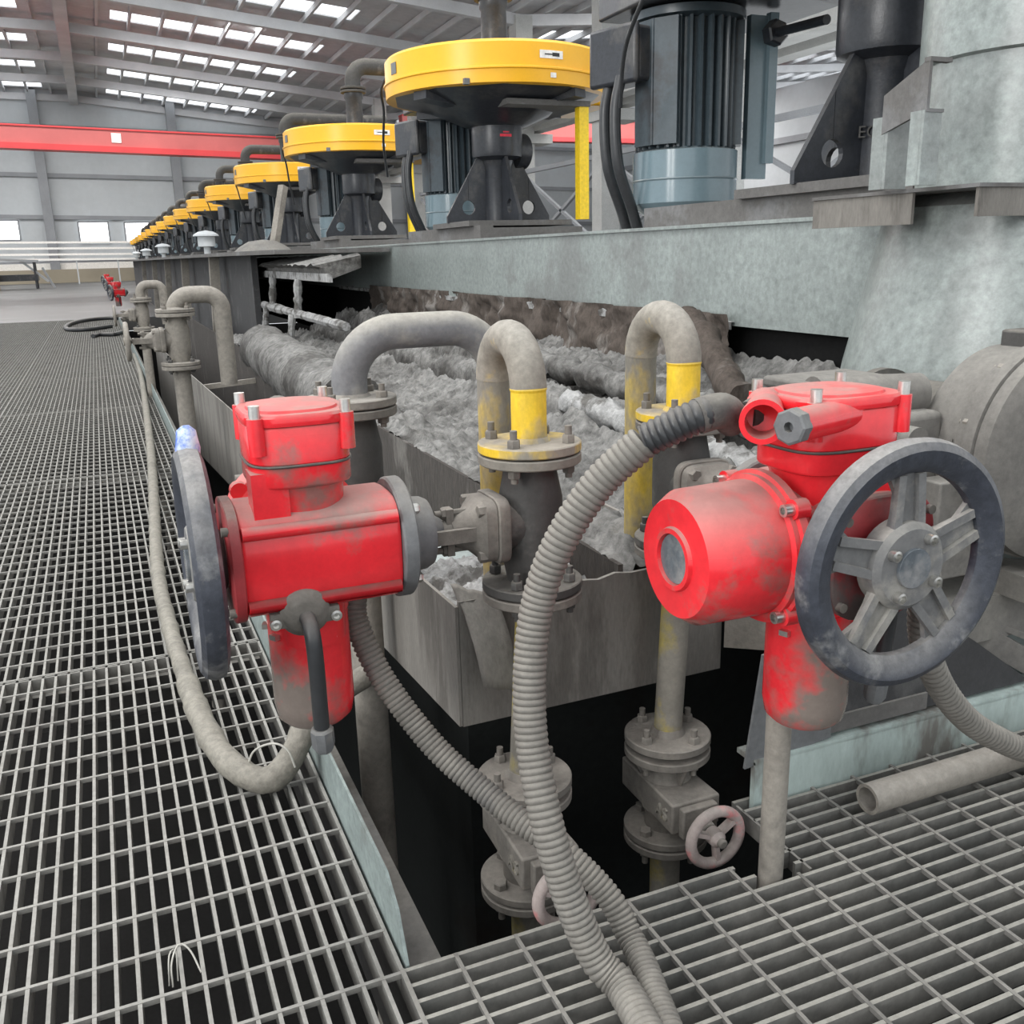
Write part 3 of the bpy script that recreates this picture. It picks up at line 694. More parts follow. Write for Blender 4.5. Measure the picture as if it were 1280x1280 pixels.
hD = [(1.03, .985, .535), (1.07, 1.0, .54), (1.10, 1.02, .525), (1.115, 1.035, .49), (1.136, 1.05, .422), (1.171, 1.06, .356), (1.229, 1.075, .283), (1.31, 1.09, .207), (1.404, 1.10, .144), (1.507, 1.11, .09), (1.638, 1.12, .05), (1.8, 1.13, .03), (2.3, 1.15, .03)]
tag(corrugated(hD, .0235, .0125, depth=.004).build('corrugated_hose', M['hose']), 'short corrugated hose running right from behind the right handwheel', 'hose')
tc_ = thing('taped_cable', 'pale tape-wrapped cable lying along the left walkway and looping up to the actuator motor', 'cable')
hC = [(.255, 11.5, .024), (.235, 9.2, .024), (.143, 5.56, .025), (.062, 3.37, .026), (.06, 2.75, .026), (.07, 2.41, .026), (.085, 2.11, .026), (.108, 1.9, .027), (.145, 1.78, .027), (.19, 1.735, .029), (.235, 1.75, .06), (.287, 1.785, .122), (.345, 1.815, .138), (.39, 1.835, .15), (.445, 1.86, .168)]
pp = smooth_path(hC, .02); rad = []
for i, p in enumerate(pp):
    base = .0265 if (p.y < 2.3 and p.x < .28) else .022
    rad.append(base + .0012 * math.sin(i * .9) + (.002 if i % 9 == 0 else 0))
MB().tube(pp, rad, 14).build('cable_wrap', M['wrap'], tc_)
MB().tube([V((math.cos(a) * .024, 0, math.sin(a) * .024)) for a in [2 * PI * k / 20 for k in range(20)]], .003, 6, True)
zt = thing('zip_tie', 'pale curved loose end of a cable tie on the looping cable', 'cable tie', (.235, 1.715, .055))
MB().tube(smooth_path([(.0, .0, .0), (-.01, .01, .035), (-.035, .03, .045), (-.07, .06, .02), (-.085, .075, -.03)], .006), .0022, 6).build('tail', M['wire'], zt)
ct = MB().tube(smooth_path([(.075, 17.0, .03), (-.3, 16.4, .03), (-.58, 16.8, .03), (-.56, 18.2, .03), (-.3, 19.2, .03), (.05, 19.5, .03), (.22, 19.3, .03)], .06), .035, 10)
tag(ct.build('rubber_hose', M['hoseblk']), 'black rubber hose lying in a loop on the far walkway', 'hose')
ct = MB().tube(smooth_path([(.25, 15.5, .04), (.1, 15.0, .03), (-.1, 15.1, .03), (-.2, 14.8, .03)], .05), .03, 8)
tag(ct.build('rubber_hose', M['hoseblk']), 'short black hose end lying beside the far hose loop', 'hose')
ws = MB().tube(smooth_path([(-.03, 1.29, -.02), (-.028, 1.31, .005), (-.015, 1.33, .02), (.0, 1.32, .012), (.012, 1.29, -.01)], .006), .0014, 6)
ws.tube(smooth_path([(-.035, 1.295, -.02), (-.03, 1.32, .012), (-.02, 1.33, .01), (-.022, 1.3, -.02)], .006), .0012, 6)
tag(ws.build('wire_scrap', M['wire']), 'scrap of bent pale wire caught in the near walkway grating', 'wire')
rg = MB(); pts = []
for i in range(9):
    a = -PI / 2 + PI * i / 8
    pts.append((i, a))
rg.lathe([(.006, -.018), (.0135, -.014), (.0165, 0), (.0155, .012), (.012, .026), (.005, .032)], (.084, 1.375, .768), (0, .15, 1), 12)
rg.v = [tuple(V(p) + V((noise.noise(V(p) * 60), noise.noise(V(p) * 60 + V((9, 0, 0))), noise.noise(V(p) * 60 + V((0, 9, 0))))) * .003) for p in rg.v]
tag(rg.build('rag', M['rag']), 'blue and white rag tied round the top of the left handwheel', 'rag')

# ------------------------------------------------------------------ flotation tank
tk = thing('flotation_tank', 'long grey dust-caked flotation tank with its overflow trough', 'tank', (.5, 1.48, 0))
def W(p): return V(p) - V((.5, 1.48, 0))
def panel(pts, t, n):
    # pts: world polygon, thickened along n
    n = V(n) * t; k = len(pts); mb = MB()
    mb.add([W(p) for p in pts] + [W(p) + n for p in pts], [tuple(range(k)), tuple(range(2 * k - 1, k - 1, -1))] + [(i, (i + 1) % k, k + (i + 1) % k, k + i) for i in range(k)])
    return mb
def ztop(y): return .42 - .03 * (y - 1.5)
def zbot(y): return .193 - .09 * (y - 1.5)
yy = [1.48, 1.7, 2.3, 3.5, 5, 7, 9, 12]
panel([(.5, y, ztop(y) + .006 * math.sin(y * 9)) for y in yy] + [(.5, y, zbot(y)) for y in reversed(yy)], .006, (1, 0, 0)).build('trough_side_plate', M['plate'], tk, flat=True)
xs = [.507 + .0346 * k for k in range(17)]
panel([(x, 1.48, .435 + .012 * noise.noise(V((x * 20, 0, 0)))) for x in xs] + [(1.06, 1.48, .198), (.507, 1.48, .193)], .008, (0, 1, 0)).build('trough_front_plate', M['plate'], tk, flat=True)
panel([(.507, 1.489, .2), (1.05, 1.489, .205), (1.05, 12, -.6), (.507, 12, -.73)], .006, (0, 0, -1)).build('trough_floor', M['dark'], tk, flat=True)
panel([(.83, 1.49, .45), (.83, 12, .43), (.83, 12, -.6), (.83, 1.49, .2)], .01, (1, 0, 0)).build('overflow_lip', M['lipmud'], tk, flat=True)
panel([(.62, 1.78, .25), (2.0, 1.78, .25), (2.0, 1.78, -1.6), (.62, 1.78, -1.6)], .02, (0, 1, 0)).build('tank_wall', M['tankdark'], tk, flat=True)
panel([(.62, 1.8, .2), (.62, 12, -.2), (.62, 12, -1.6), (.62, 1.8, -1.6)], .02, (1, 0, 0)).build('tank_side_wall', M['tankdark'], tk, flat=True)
panel([(1.06, 1.482, .43), (1.06, 1.482, .2), (1.06, 2.1, .2), (1.06, 2.1, .43)], .008, (-1, 0, 0)).build('trough_end_plate', M['plate'], tk, flat=True)
for y in (3.9, 4.6, 6.2): MB().bar(W((.5, y, ztop(y) - .02)), W((.83, y, ztop(y) - .0)), .03, .03).build('cross_tie', M['oldpipe'], tk, flat=True)
MB().prism([(.0, 0), (.06, .02), (.14, -.03), (.16, -.09), (.1, -.06), (.0, -.06)], W((1.06, 1.47, .31)), (.8, -.6, 0), (0, 0, 1), .012).build('bracket_arm', M['oldpipe'], tk, flat=True)
def surf(x0, x1, y0, y1, nx, ny, fn, m, name, parent=None, th=None):
    mb = MB(); vs = []
    for j in range(ny + 1):
        for i in range(nx + 1):
            x = x0 + (x1 - x0) * i / nx; y = y0 + (y1 - y0) * (j / ny); vs.append(fn(x, y))
    fs = [(j * (nx + 1) + i, j * (nx + 1) + i + 1, (j + 1) * (nx + 1) + i + 1, (j + 1) * (nx + 1) + i) for j in range(ny) for i in range(nx)]
    mb.add(vs, fs); return mb.build(name, m, parent, ang=80)
def fb(p, o=4):
    s = 0; a = 1
    for k in range(o): s += noise.noise(p) * a; p = p * 2.1; a *= .55
    return s
def lerpf(x, tab):
    for (a, za), (b, zb) in zip(tab, tab[1:]):
        if x <= b: return za + (zb - za) * max(0, (x - a)) / (b - a)
    return tab[-1][1]
prof_ = [(.835, .44), (.86, .465), (.93, .455), (1.05, .43), (1.15, .445), (1.27, .47), (1.33, .51), (1.36, .36), (1.43, .34), (1.47, .52), (1.53, .55), (1.58, .40), (1.64, .38), (1.7, .58), (1.78, .62), (1.84, .55), (1.95, .6), (2.02, .66)]
def crust_fn(x, y):
    k = .16 * (2.2 - y) if y < 2.2 else 0
    xx = x + k * (x - .83) / 1.2 * .9
    z = lerpf(min(2.02, max(.835, xx + .03 * noise.noise(V((x * 3, y * 1.5, 0))))), prof_)
    z += .045 * fb(V((x * 5, y * 3.2, 3))) + .018 * fb(V((x * 24, y * 18, 1))) + .008 * fb(V((x * 70, y * 60, 6)))
    if x < .86: z = min(z, .455)
    if y < 1.54: z -= (1.54 - y) * .6
    return (x, y, z)
tag(surf(.832, 2.02, 1.492, 7.6, 130, 460, crust_fn, M['crust'], 'froth_crust'), 'lumpy dried grey and white froth crust covering the tank surface', 'froth', kind='stuff')
def low_fn(x, y):
    t = min(1, max(0, (y - 1.72) / .75)); t = t * t * (3 - 2 * t)
    z = .385 - .2 * t + (.022 * fb(V((x * 14, y * 14, 5))) + .014 * fb(V((x * 50, y * 50, 2))))
    return (x, y, z)
tag(surf(.508, .828, 1.49, 2.6, 60, 180, low_fn, M['white'], 'trough_crust'), 'crusted white froth heaped in the near end of the trough', 'froth', kind='stuff')
def slur(x, y): return (x, y, .252 - .02 * (y - 2) + .002 * noise.noise(V((x * 8, y * 8, 0))))
tag(surf(.508, .828, 2.0, 3.6, 10, 40, slur, M['slurry'], 'slurry'), 'milky white slurry pooled in the trough behind the left actuator', 'slurry', kind='stuff')
# muddy curtain under the green beam
def mudf(y, z): return (1.965 + .05 * fb(V((y * 5, z * 7, 2))) - .12 * max(0, .66 - z), y, z)
mw = surf(2.75, 7.6, .48, .80, 220, 22, lambda a, b: mudf(a, b), M['mud'], 'mud_curtain')
tag(mw, 'brown mud caked on the tank wall below the pale green beam', 'mud', kind='stuff')
tw = MB(); pts = smooth_path([(1.72, 2.66, .80), (1.70, 2.52, .755), (1.66, 2.4, .70), (1.63, 2.28, .64), (1.60, 2.16, .61)], .012)
tw.tube(pts, [.045 + .004 * math.sin(i * .6) for i in range(len(pts))], 18)
tw.v = [tuple(V(p) + V((1, .4, .6)) * .012 * fb(V(p) * 14)) for p in tw.v]
tag(tw.build('caked_pipe', M['mud']), 'twisted mud-caked pipe sloping down to the right actuator', 'pipe')
for i, (a, b, r) in enumerate((((1.45, 1.62, .47), (1.42, 2.9, .53), .05), ((1.62, 2.0, .55), (1.60, 3.6, .59), .06))):
    q = MB(); pts = [V(a).lerp(V(b), k / 60) for k in range(61)]
    q.tube(pts, [r * (.8 + .3 * noise.noise(V((k * .35, i * 7, 0)))) * min(1, .05 + k / 4) for k in range(61)], 14)
    q.v = [tuple(V(p) + V((.3, .3, 1)) * .016 * fb(V(p) * 24)) for p in q.v]
    tag(q.build('caked_shaft', (M['white'], M['crust'], M['crust'])[i]), ('white-crusted paddle shaft lying along the middle of the tank', 'grey crusted paddle shaft nearest the mud curtain', 'grey crusted shaft in the tank beyond the big pipe bend')[i], 'shaft')
# big caked hump beyond the big pipe bend
hp = MB(); pts = [V((.90, 3.9, .40)).lerp(V((.95, 6.6, .44)), k / 40) for k in range(41)]
hp.tube(pts, [.15 + .03 * noise.noise(V((k * .25, 3, 0))) for k in range(41)], 22); hp.v = [tuple(V(p) + V((.3, .3, 1)) * .02 * fb(V(p) * 12)) for p in hp.v]
tag(hp.build('caked_hump', M['crust']), 'rounded hump of caked froth along the trough lip in the middle distance', 'froth')
# torn liner sheet over the front corner
tl = MB(); vs = []
for j in range(13):
    for i in range(9):
        u, w_ = i / 8, j / 12
        a = -1.0 + 2.4 * w_
        vs.append((.505 + .07 * u + .02 * w_, 1.50 - .03 - .05 * math.sin(a) * (1 - .3 * u) - .02 * u, .44 - .15 * w_ + .03 * math.cos(a) + .006 * noise.noise(V((u * 4, w_ * 4, 0))) - .02 * u))
tl.add(vs, [(j * 9 + i, j * 9 + i + 1, (j + 1) * 9 + i + 1, (j + 1) * 9 + i) for j in range(12) for i in range(8)])
o = tl.build('torn_liner', M['plate']); sd = o.modifiers.new('s', 'SOLIDIFY'); sd.thickness = .006
tag(o, 'torn curled liner sheet hanging over the front corner of the trough', 'liner')
MB().prism([(0, 0), (.05, .01), (.055, .07), (-.01, .06)], (.578, 1.468, .36), (1, 0, 0), (0, 0, 1), .01)
for (nm, cx_, cz_, w_, h_, lb) in (('a', .628, .405, .05, .022, 'bright white crust patch stuck to the top of the trough front plate'), ('b', .585, .345, .02, .03, 'small white crust lump beside the torn liner on the trough front plate')):
    q = MB(); q.lathe([(.0, -.004), (.7, -.003), (1, 0), (.7, .006), (.0, .009)], (0, 0, 0), (0, -1, 0), 18)
    q.v = [(cx_ + p_[0] * w_ / 2 * (1 + .4 * noise.noise(V(p_) * 2.3)), 1.477 + p_[1] + .004 * noise.noise(V(p_) * 5), cz_ + p_[2] * h_ / 2 * (1 + .5 * noise.noise(V(p_) * 3.1 + V((5, 0, 0))))) for p_ in q.v]
    tag(q.build('crust_patch', M['lab']), lb, 'crust')
# scraper hood and frame
sh = thing('scraper_hood', 'white-crusted scraper hood with hanging ladder frame beside the green beam', 'scraper', (1.45, 8, 0))
hv = MB(); ring = []
ny = 60
for j in range(ny + 1):
    y = -2.0 + 4.2 * j / ny; e = .015 * fb(V((y * 6, 0, 0)))
    for (x, z) in ((-.16, .885), (-.17, .955), (-.24, .975), (.06, 1.03), (.06, .955)):
        ring.append((x, y, z + e + .008 * noise.noise(V((x * 30, y * 14, 1)))))
hv.add(ring, [(j * 5 + i, j * 5 + (i + 1) % 5, (j + 1) * 5 + (i + 1) % 5, (j + 1) * 5 + i) for j in range(ny) for i in range(5)] + [(0, 1, 2, 3, 4), tuple(ny * 5 + k for k in (4, 3, 2, 1, 0))])
hv.build('hood', M['crust'], sh, ang=25)
def crusty(p, q, r, n=16):
    mb = MB(); pts = [V(p).lerp(V(q), k / n) for k in range(n + 1)]
    mb.tube(pts, [r * (1 + .35 * noise.noise(V((k * .7, p[1] * 9, p[2] * 5)))) for k in range(n + 1)], 8); return mb
MB().bar((-.18, -2.2, .9), (-.18, 2.2, .9), .02, .05).build('hood_lip', M['white'], sh)
for k in range(4): crusty((-.2, 1.9 - 1.05 * k, .88), (-.22, 1.9 - 1.05 * k, .62), .028).build('hanger', M['white'], sh)
crusty((-.24, 2.5, .665), (-.2, -2.6, .64), .03, 60).build('ladder_rail', M['white'], sh)
for k in range(4): crusty((-.24, 2.3 - 1.15 * k, .64), (-.27, 2.3 - 1.15 * k, .42), .025).build('ladder_rung', M['white'], sh)
# covered tanks farther along the row
cc = thing('tank_cover', 'dusty dark cover deck with curved front edge over the farther tanks', 'cover', (1.6, 7, 0))
MB().prism([(-.45, 0), (-.62, 1.2), (-.68, 4), (-.72, 9), (-.7, 30), (.38, 30), (.38, 0)], (0, 0, 1.065), (1, 0, 0), (0, 1, 0), .03).build('cover_plate', M['base'], cc, flat=True)
MB().bb((-.45, 1.2, -.2), (-.4, 30, 1.05)).build('front_wall', M['darkboard'], cc, flat=True)
MB().lathe([(.0, .1), (.12, .085), (.2, .04), (.25, 0)], (-.28, 1.6, 1.08), (0, 0, 1), 24).build('hatch_mound', M['base'], cc)
MB().bar((-.18, 1.6, 1.15), (-.05, 1.7, 1.62), .06, .06).build('lift_arm', M['oldpipe'], cc)
for k, y in enumerate((3, 6.5, 10, 14, 19)): MB().bar((-.6, y, -.2), (-.55, y, 1.05), .09, .09).build('stiffener', M['oldpipe'], cc)
for i, (x, y) in enumerate(((1.1, 11.0), (1.1, 18.5), (1.1, 25.0), (1.1, 31.5))):
    t = thing('vent_cap', 'pale mushroom vent cap on the dark tank cover, %s of four' % ('nearest', 'second', 'third', 'farthest')[i], 'vent', (x, y, 1.08), 0, 'mushroom vents')
    MB().lathe([(.035, 0), (.035, .08), (.09, .085), (.09, .2), (.05, .21)], (0, 0, 0), (0, 0, 1), 20).build('vent_body', M['wall'], t)
    MB().lathe([(.135, .19), (.13, .205), (.08, .235), (.0, .25)], (0, 0, 0), (0, 0, 1), 24).build('vent_hat', M['wall'], t)

# ------------------------------------------------------------------ support beam and agitators
BX, BZ = 2.0, 1.09
sbm = thing('support_beam', 'long pale green box beam carrying the row of agitator drives', 'beam', (BX, 2.12, 0))
MB().bb((0, 0, .757), (.7, 60, BZ)).build('beam_web', M['palegreen'], sbm, flat=True)
MB().bb((-.012, 0, BZ), (.72, 60, BZ + .012)).build('top_flange', M['palegreen'], sbm, flat=True)
MB().bb((.05, .05, .3), (.7, 60, .757)).build('void_shade_block', M['dark'], sbm, flat=True)  # near-black block added to paint the shaded void below the beam
xx = MB(); vs = []
for k in range(300):
    y = k * .02 + .66; z = .757 + .012 * abs(fb(V((y * 9, 0, 4)))); vs += [(-.012, y, .745), (-.014, y, z + .01), (.02, y, z + .012)]
xx.add(vs, [(3 * k + i, 3 * k + i + 1, 3 * k + 4 + i, 3 * k + 3 + i) for k in range(299) for i in (0, 1)])
xx.build('crust_line', M['white'], sbm)
def make_drive(lab):
    t = thing('agitator_drive', lab, 'machine')
    MB().bb((-.3, -.45, .0), (.35, .95, .06)).bb((-.3, -.45, .06), (-.22, .95, .075)).build('base_frame', M['base'], t, flat=True)
    MB().box((0, -.02, .088), (.66, .66, .03)).build('base_plate', M['base'], t, flat=True)
    MB().lathe([(.09, .1), (.085, .42), (.1, .46), (.15, .48), (.155, .5), (.155, .66), (.14, .72), (.17, .76)], (0, 0, 0), (0, 0, 1), 32).build('bearing_column', M['black'], t)
    for a in (180, 270, 0, 90):
        A = math.radians(a); d = V((math.cos(A), math.sin(A), 0))
        # triangular gusset with a round hole near its foot (slit polygon)
        hole = [(.2 + .042 * math.cos(PI / 2 - q), .09 + .042 * math.sin(PI / 2 - q)) for q in [2 * PI * k / 16 for k in range(17)]]
        poly = [(.07, 0), (.34, 0), (.34, .04), (.2, .268)] + [(.2, .1325)] + hole[1:16] + [(.199, .1325), (.199, .27), (.1, .44), (.07, .44)]
        poly = [(.07, 0), (.34, 0), (.34, .04), (.201, .27)] + [(.201, .132)] + hole[1:16] + [(.199, .132), (.199, .273), (.095, .45), (.07, .45)]
        MB().prism(poly, V((0, 0, .1)), d, (0, 0, 1), .02).build('gusset', M['black'], t, flat=True)
    MB().lathe([(.085, 0), (.105, .01), (.105, .09), (.085, .1)], (.1, .02, .52), (1, .2, 0), 28).build('bearing_boss', M['black'], t)
    # belt guard
    R = .655; z0, z1 = .80, 1.02
    g = MB().lathe([(R - .02, z0), (R, z0 + .004), (R + .004, z0 + .07), (R + .012, z0 + .074), (R + .012, z0 + .082), (R + .001, z0 + .086), (R, z1 - .015), (R - .015, z1), (.0, z1 + .01)], (0, 0, 0), (0, 0, 1), 72)
    go = g.build('belt_guard', M['guard'], t)
    MB().lathe([(R - .02, z0 + .003), (R - .06, z0 - .01), (.42, z0 - .05), (.2, z0 - .14), (.16, z0 - .15), (.0, z0 - .15)], (0, 0, 0), (0, 0, 1), 10).build('guard_underside', M['black'], t, ang=15)
    MB().bb((.3, .0, z0 + .0), (.82, .62, z0 + .075)).build('guard_tail', M['guard'], t, bevel=.02)
    for a in (-62, 30, 118, 205): MB().bar((math.cos(math.radians(a)) * .12, math.sin(math.radians(a)) * .12, z0 - .055), (math.cos(math.radians(a)) * .62, math.sin(math.radians(a)) * .62, z0 - .02), .1, .05).build('guard_arm', M['black'], t)
    def arcp(a0, a1, za, zb, r): return MB().lathe([(r, za), (r, zb), (r - .003, zb), (r - .003, za), (r, za)], (0, 0, 0), (0, 0, 1), 8, math.radians(a0), math.radians(a1))
    arcp(-90.5, -78, z0 + .125, z0 + .165, R + .004).build('label_sticker', M['lab'], go)
    k = arcp(-88, -84, z0 + .142, z0 + .148, R + .0055); k2 = arcp(-84, -80, z0 + .136, z0 + .154, R + .0055); k.add(k2.v, k2.f); k.build('arrow_mark', M['ink'], go)
    arcp(-85, -82, z0 + .03, z0 + .055, R + .006).build('small_label', M['lab'], go)
    arcp(184, 190, z0 + .11, z0 + .17, R + .004).build('badge', M['alu'], go)
    MB().box((math.cos(math.radians(234)) * R, math.sin(math.radians(234)) * R, z0 + .012), (.03, .03, .03)).build('latch', M['alu'], go)
    MB().bb((-.12, -.46, z0 - .08), (.40, .1, z0 - .05)).build('guard_bracket', M['base'], t, flat=True)
    MB().bar((.365, -.42, .1), (.365, -.42, z0 - .05), .06, .06).build('guard_post', M['yel'], t)
    # air pipe on top
    ap = MB().lathe([(.085, z1 - .01), (.085, z1 + .03), (.078, z1 + .035), (.075, z1 + .27), (.085, z1 + .285), (.085, z1 + .33)], (0, 0, 0), (0, 0, 1), 28)
    apo = ap.build('air_pipe', M['black'], t)
    MB().disc((0, 0, z1 + .34), (0, 0, 1), .115, .02).disc((0, 0, z1 + .37), (0, 0, 1), .115, .02).build('pipe_flange', M['castdark'], apo)
    MB().tube(rounded([(0, 0, z1 + .37), (0, 0, z1 + .56), (1.3, .05, z1 + .56)], .13, 8), .07, 18).build('pipe_elbow', M['castdark'], apo)
    # motor
    mp = V((-.03, .68, 0))
    mo = MB(); n = 120; prof = []
    rings = []
    for z in (.30, .31, .80, .81):
        rr_ = []
        for k in range(n):
            a = 2 * PI * k / n; r = .205 if k % 4 < 2 else .18
            if z in (.30, .81): r -= .01
            rr_.append(V((math.cos(a) * r, math.sin(a) * r, z)))
        rings.append(rr_)
    mo.loft(rings)
    mo.lathe([(.19, .78), (.23, .79), (.23, .82), (.14, .83)], (0, 0, 0), (0, 0, 1), 36)
    for a in (190, 215, 325, 20): mo.box((math.cos(math.radians(a)) * .2, math.sin(math.radians(a)) * .2, .55), (.05, .11, .46), Matrix.Rotation(math.radians(a), 3, 'Z'))
    mo_ = mo.build('motor', M['motor'], t, ang=30); mo_.location = mp
    MB().lathe([(.0, .02), (.12, .025), (.195, .075), (.215, .1), (.215, .185), (.219, .19), (.215, .195), (.215, .3), (.19, .31)], (0, 0, 0), (0, 0, 1), 44).build('fan_cover', M['fan'], mo_)
    MB().box((-.245, .045, .66), (.15, .24, .2), Matrix.Rotation(.3, 3, 'Z')).box((-.32, .03, .66), (.03, .26, .22), Matrix.Rotation(.3, 3, 'Z')).build('terminal_box', M['black'], mo_, bevel=.015)
    MB().box((.13, -.12, .88), (.8, .76, .1)).build('motor_plate', M['black'], mo_, bevel=.01)
    for dy in (-.03, .06): MB().tube(smooth_path([(-.31, .02 + dy, .58), (-.335, .02 + dy, .45), (-.32, .02 + dy, .25), (-.25, .03 + dy, .08), (-.19, .06 + dy, -.04)], .02), .022, 10).build('power_cable', M['hoseblk'], mo_)
    MB().box((.26, -.12, .5), (.1, .03, .62)).bar((.31, -.14, .25), (.31, -.14, .82), .03, .04).build('motor_slide', M['fan'], mo_, flat=True)
    MB().cyl((.3, -.16, .74), (.28, -.5, .72), .018).hexbolt((.3, -.15, .74), (0, -1, 0), .05, .05).build('tension_bolt', M['black'], mo_)
    MB().tube(smooth_path([(-.6, .22, z1 - .06), (-.63, .28, z1 - .14), (-.58, .42, .78), (-.5, .75, .62), (-.44, .9, .42)], .03), .008, 8).build('sensor_cable', M['hoseblk'], t)
    return t, mo_
AY = [2.50, 5.72, 9.15, 12.65] + [16.2 + 3.5 * k for k in range(12)]
names = ['motor and column cut by the top of the frame, nearest to camera', 'second from the camera, largest yellow guard fully in view', 'third from the camera', 'fourth from the camera', 'fifth from the camera', 'sixth from the camera', 'seventh from the camera', 'eighth from the camera', 'ninth from the camera', 'tenth from the camera', 'eleventh from the camera', 'twelfth from the camera', 'thirteenth from the camera', 'fourteenth from the camera', 'fifteenth from the camera', 'last and farthest of the row']
p0, mot0 = make_drive('agitator drive with yellow belt guard, ' + names[1])
p0['group'] = 'agitator drives along the tank row'
AX = 2.33
p0.location = (AX, AY[1], BZ + .012)
for i, y in enumerate(AY):
    if i == 1: continue
    c = copy_tree(p0); c.location = (AX, y, BZ + .012)
    c['label'] = ('agitator drive with yellow belt guard, ' + names[i]) if i else 'nearest agitator drive, its blue-grey motor and black column cut by the top of the frame'
    if i == 0:
        for ch in c.children:
            if ch.name.startswith('motor'): ch.location = (-.02, 1.1, 0)
            if ch.name.startswith('bearing_column'):
                text_mesh('cast_letters', 'EORN', .05, .004, M['castdark'], ch, (-.062, -.062, .25), (PI / 2, 0, -PI / 4))

mk = MB().lathe([(.1555, .585), (.1565, .585), (.1565, .6), (.1555, .6), (.1555, .585)], (0, 0, 0), (0, 0, 1), 6, math.radians(255), math.radians(282)).lathe([(.1555, .607), (.1565, .607), (.1565, .614), (.1555, .614), (.1555, .607)], (0, 0, 0), (0, 0, 1), 4, math.radians(262), math.radians(276))
mk.build('paint_mark', M['redink'], p0)['label'] = 'red painted mark'

# ------------------------------------------------------------------ right-hand column and pump
fc = thing('feed_column', 'pale green standing column with flange and square bracket frame at the right edge', 'column', (2.205, 1.848, -.051))
fc.scale = (1.05, 1.05, 1.05)
MB().lathe([(.42, -.1), (.42, .55), (.395, .72), (.345, .95), (.315, 1.1), (.25, 1.14), (.25, 1.42)], (0, 0, 0), (0, 0, 1), 48).build('lower_shell', M['palegreen'], fc)
MB().lathe([(.25, 1.42), (.262, 1.425), (.262, 2.2)], (0, 0, 0), (0, 0, 1), 48).build('upper_shell', M['palegreen'], fc)
MB().hexbolt((-.18, -.19, 1.455), (-.7, -.72, 0), .012, .012).build('drain_bolt', M['castdark'], fc)
f = MB().bb((-.41, -.235, 1.128), (.5, .28, 1.136)); f.build('shelf_plate', M['base'], fc, flat=True)
MB().bb((-.405, -.23, 1.07), (.5, -.222, 1.128)).bb((-.405, -.05, 1.06), (-.397, .28, 1.128)).build('shelf_skirt', M['plate'], fc, flat=True)  # darker plate tone puts the shelf's shade, along with stains, into the colour
def FL(x, y, z): return V(((x - 2.205) / 1.05, (y - 1.848) / 1.05, (z + .051) / 1.05))
MB().bb(FL(1.705, 1.81, 1.142), FL(1.77, 1.82, 1.30)).bb(FL(1.705, 1.8205, 1.142), FL(1.712, 1.86, 1.30)).build('bracket_post', M['palegreen'], fc, flat=True)
MB().bb(FL(1.685, 1.685, 1.142), FL(1.735, 1.693, 1.296)).bb(FL(1.685, 1.6935, 1.142), FL(1.692, 1.725, 1.296)).build('bracket_post', M['palegreen'], fc, flat=True)
bc = MB().add([FL(1.688, 1.684, 1.296), FL(1.704, 1.83, 1.262), FL(1.704, 1.83, 1.345), FL(1.688, 1.684, 1.40), FL(1.696, 1.684, 1.296), FL(1.712, 1.83, 1.262), FL(1.712, 1.83, 1.345), FL(1.696, 1.684, 1.40)],
    [(0, 1, 2, 3), (7, 6, 5, 4), (0, 4, 5, 1), (1, 5, 6, 2), (2, 6, 7, 3), (3, 7, 4, 0)])
bc.bb(FL(1.688, 1.683, 1.393), FL(1.75, 1.70, 1.402)).bb(FL(1.688, 1.683, 1.292), FL(1.738, 1.70, 1.299)).build('bracket_channel', M['base'], fc, flat=True)
pm = thing('slurry_pump', 'large dusty grey round pump casing behind the right handwheel', 'pump', (1.785, 1.36, .592))
Yp = (0, 1, 0)
MB().lathe([(.205, .05), (.212, .055), (.212, .15), (.19, .175), (.15, .18)], (0, 0, 0), Yp, 64).build('rear_casing', M['pump'], pm)
MB().lathe([(.14, -.05), (.2, -.045), (.225, -.03), (.226, -.002), (.222, 0), (.231, .002), (.231, .028), (.225, .032), (.225, .05)], (0, 0, 0), Yp, 72).build('front_casing', M['pump'], pm)
MB().lathe([(.11, .17), (.11, .42), (.125, .425), (.125, .45)], (-.05, 0, .01), Yp, 32).build('bearing_barrel', M['castdark'], pm)
MB().lathe([(.0, 0), (.045, .0), (.045, .26), (.0, .26)], (-.2, .18, .115), (-1, .1, .03), 24).build('inlet_pipe', M['pump'], pm)
MB().bb((-.47, .2, .13), (-.24, .36, .155)).build('cover_lid', M['pump'], pm, bevel=.008)
pd = MB().lathe([(.2135, .065), (.2155, .065), (.2155, .145), (.2135, .145), (.2135, .065)], (0, 0, 0), Yp, 8, math.radians(205), math.radians(235)); pdo = pd.build('name_pad', M['pump'], pm)
for a in (95, 125, 160, 200, 235, 265, 60):
    A = math.radians(a); MB().hexbolt((math.cos(A) * .219, .032, math.sin(A) * .219), Yp, .009, .012, .01).build('casing_bolt', M['oldpipe'], pm)
MB().bb((-.02, .06, .20), (.07, .14, .245)).build('top_block', M['castdark'], pm, bevel=.006)
MB().hexbolt((-.38, .19, .14), (-.3, -.95, 0), .016, .045).build('brass_plug', M['brass'], pm)
MB().cyl((-.30, .10, .04), (-.30, .07, .04), .028, n=24).build('round_lug', M['pump'], pm)
MB().bb((-.34, .1, -.16), (-.2, .22, .09)).build('side_casting', M['pump'], pm, bevel=.015)
MB().bb((-.28, .02, -.25), (-.17, .08, -.04)).bar((-.10, -.04, -.12), (-.02, -.05, -.26), .05, .02).build('foot', M['pump'], pm, bevel=.004)
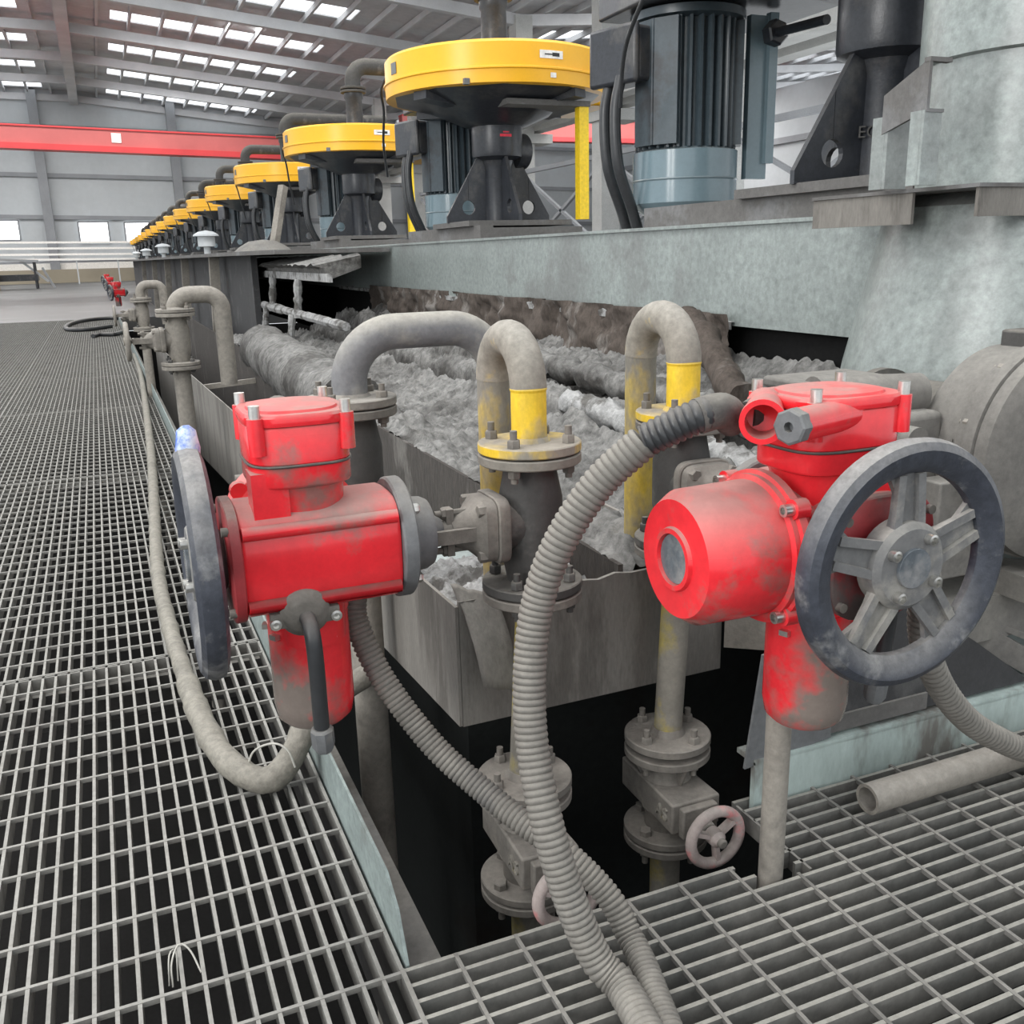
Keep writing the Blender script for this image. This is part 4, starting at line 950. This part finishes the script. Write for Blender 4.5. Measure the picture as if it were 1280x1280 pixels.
MB().bb((-.42, .0, -.40), (.5, .5, -.30)).bb((-.1, -.06, -.3), (.5, .02, -.245)).bar((-.20, .05, -.345), (.0, -.028, -.475), .03, .05).bar((-.22, .09, -.31), (.06, -.02, -.44), .06, .012).build('skid', M['pump'], pm, flat=True)

# ------------------------------------------------------------------ light
w = bpy.data.worlds.new('sky'); bpy.context.scene.world = w; w.use_nodes = True
bg = w.node_tree.nodes['Background']; bg.inputs['Color'].default_value = (.93, .97, 1, 1); bg.inputs['Strength'].default_value = 1.1
def area(loc, rot, sx, sy, e, col=(1, .99, .97)):
    d = bpy.data.lights.new('added_daylight', 'AREA'); d.shape = 'RECTANGLE'; d.size = sx; d.size_y = sy; d.energy = e; d.color = col
    o = bpy.data.objects.new('added_daylight', d); C.objects.link(o); o.location = loc; o.rotation_euler = rot; return o
# daylight lamps added below the roof, standing in for light from the skylights
area((2, 4.4, 9.6), (0, 0, 0), 9, 2, 520)
area((-6, 4.4, 9.8), (0, 0, 0), 9, 2, 420)
area((-6, -1.6, 9.8), (0, 0, 0), 9, 2, 420)
area((-4, 16.4, 9.6), (0, 0, 0), 12, 2, 500)
for yy_ in (28.4, 40.4, 52.4): area((-3, yy_, 9.6), (0, 0, 0), 26, 2, 1700)  # lamps added to brighten the far hall
for yy_ in (28.4, 46.4): area((24, yy_, 9.0), (0, 0, 0), 16, 2, 1300)

# lamps added for assumed tall windows, unseen; the hall's left side is open
for wy in (-3.5, -1.2): area((-9, wy, 4.2), (0, math.radians(-90), math.radians(-4)), 4.5, 1.1, 260)

# ------------------------------------------------------------------ camera
cd = bpy.data.cameras.new('camera'); cam = bpy.data.objects.new('camera', cd); C.objects.link(cam)
cd.sensor_width = 36; cd.sensor_fit = 'HORIZONTAL'; cd.lens = 36 * 1188.67 / 1280; cd.clip_start = .02; cd.clip_end = 300
RM = Matrix([[0.921137, 0.123844, -0.369012], [-0.388477, 0.233236, -0.891452], [-0.024334, 0.964502, 0.262953]])
cam.matrix_world = Matrix.Translation((0, 0, 1.02)) @ RM.to_4x4()
sc = bpy.context.scene; sc.camera = cam
sc.view_settings.view_transform = 'Standard'; sc.view_settings.look = 'None'; sc.view_settings.exposure = .33; sc.view_settings.gamma = 1
sc.view_settings.use_curve_mapping = False
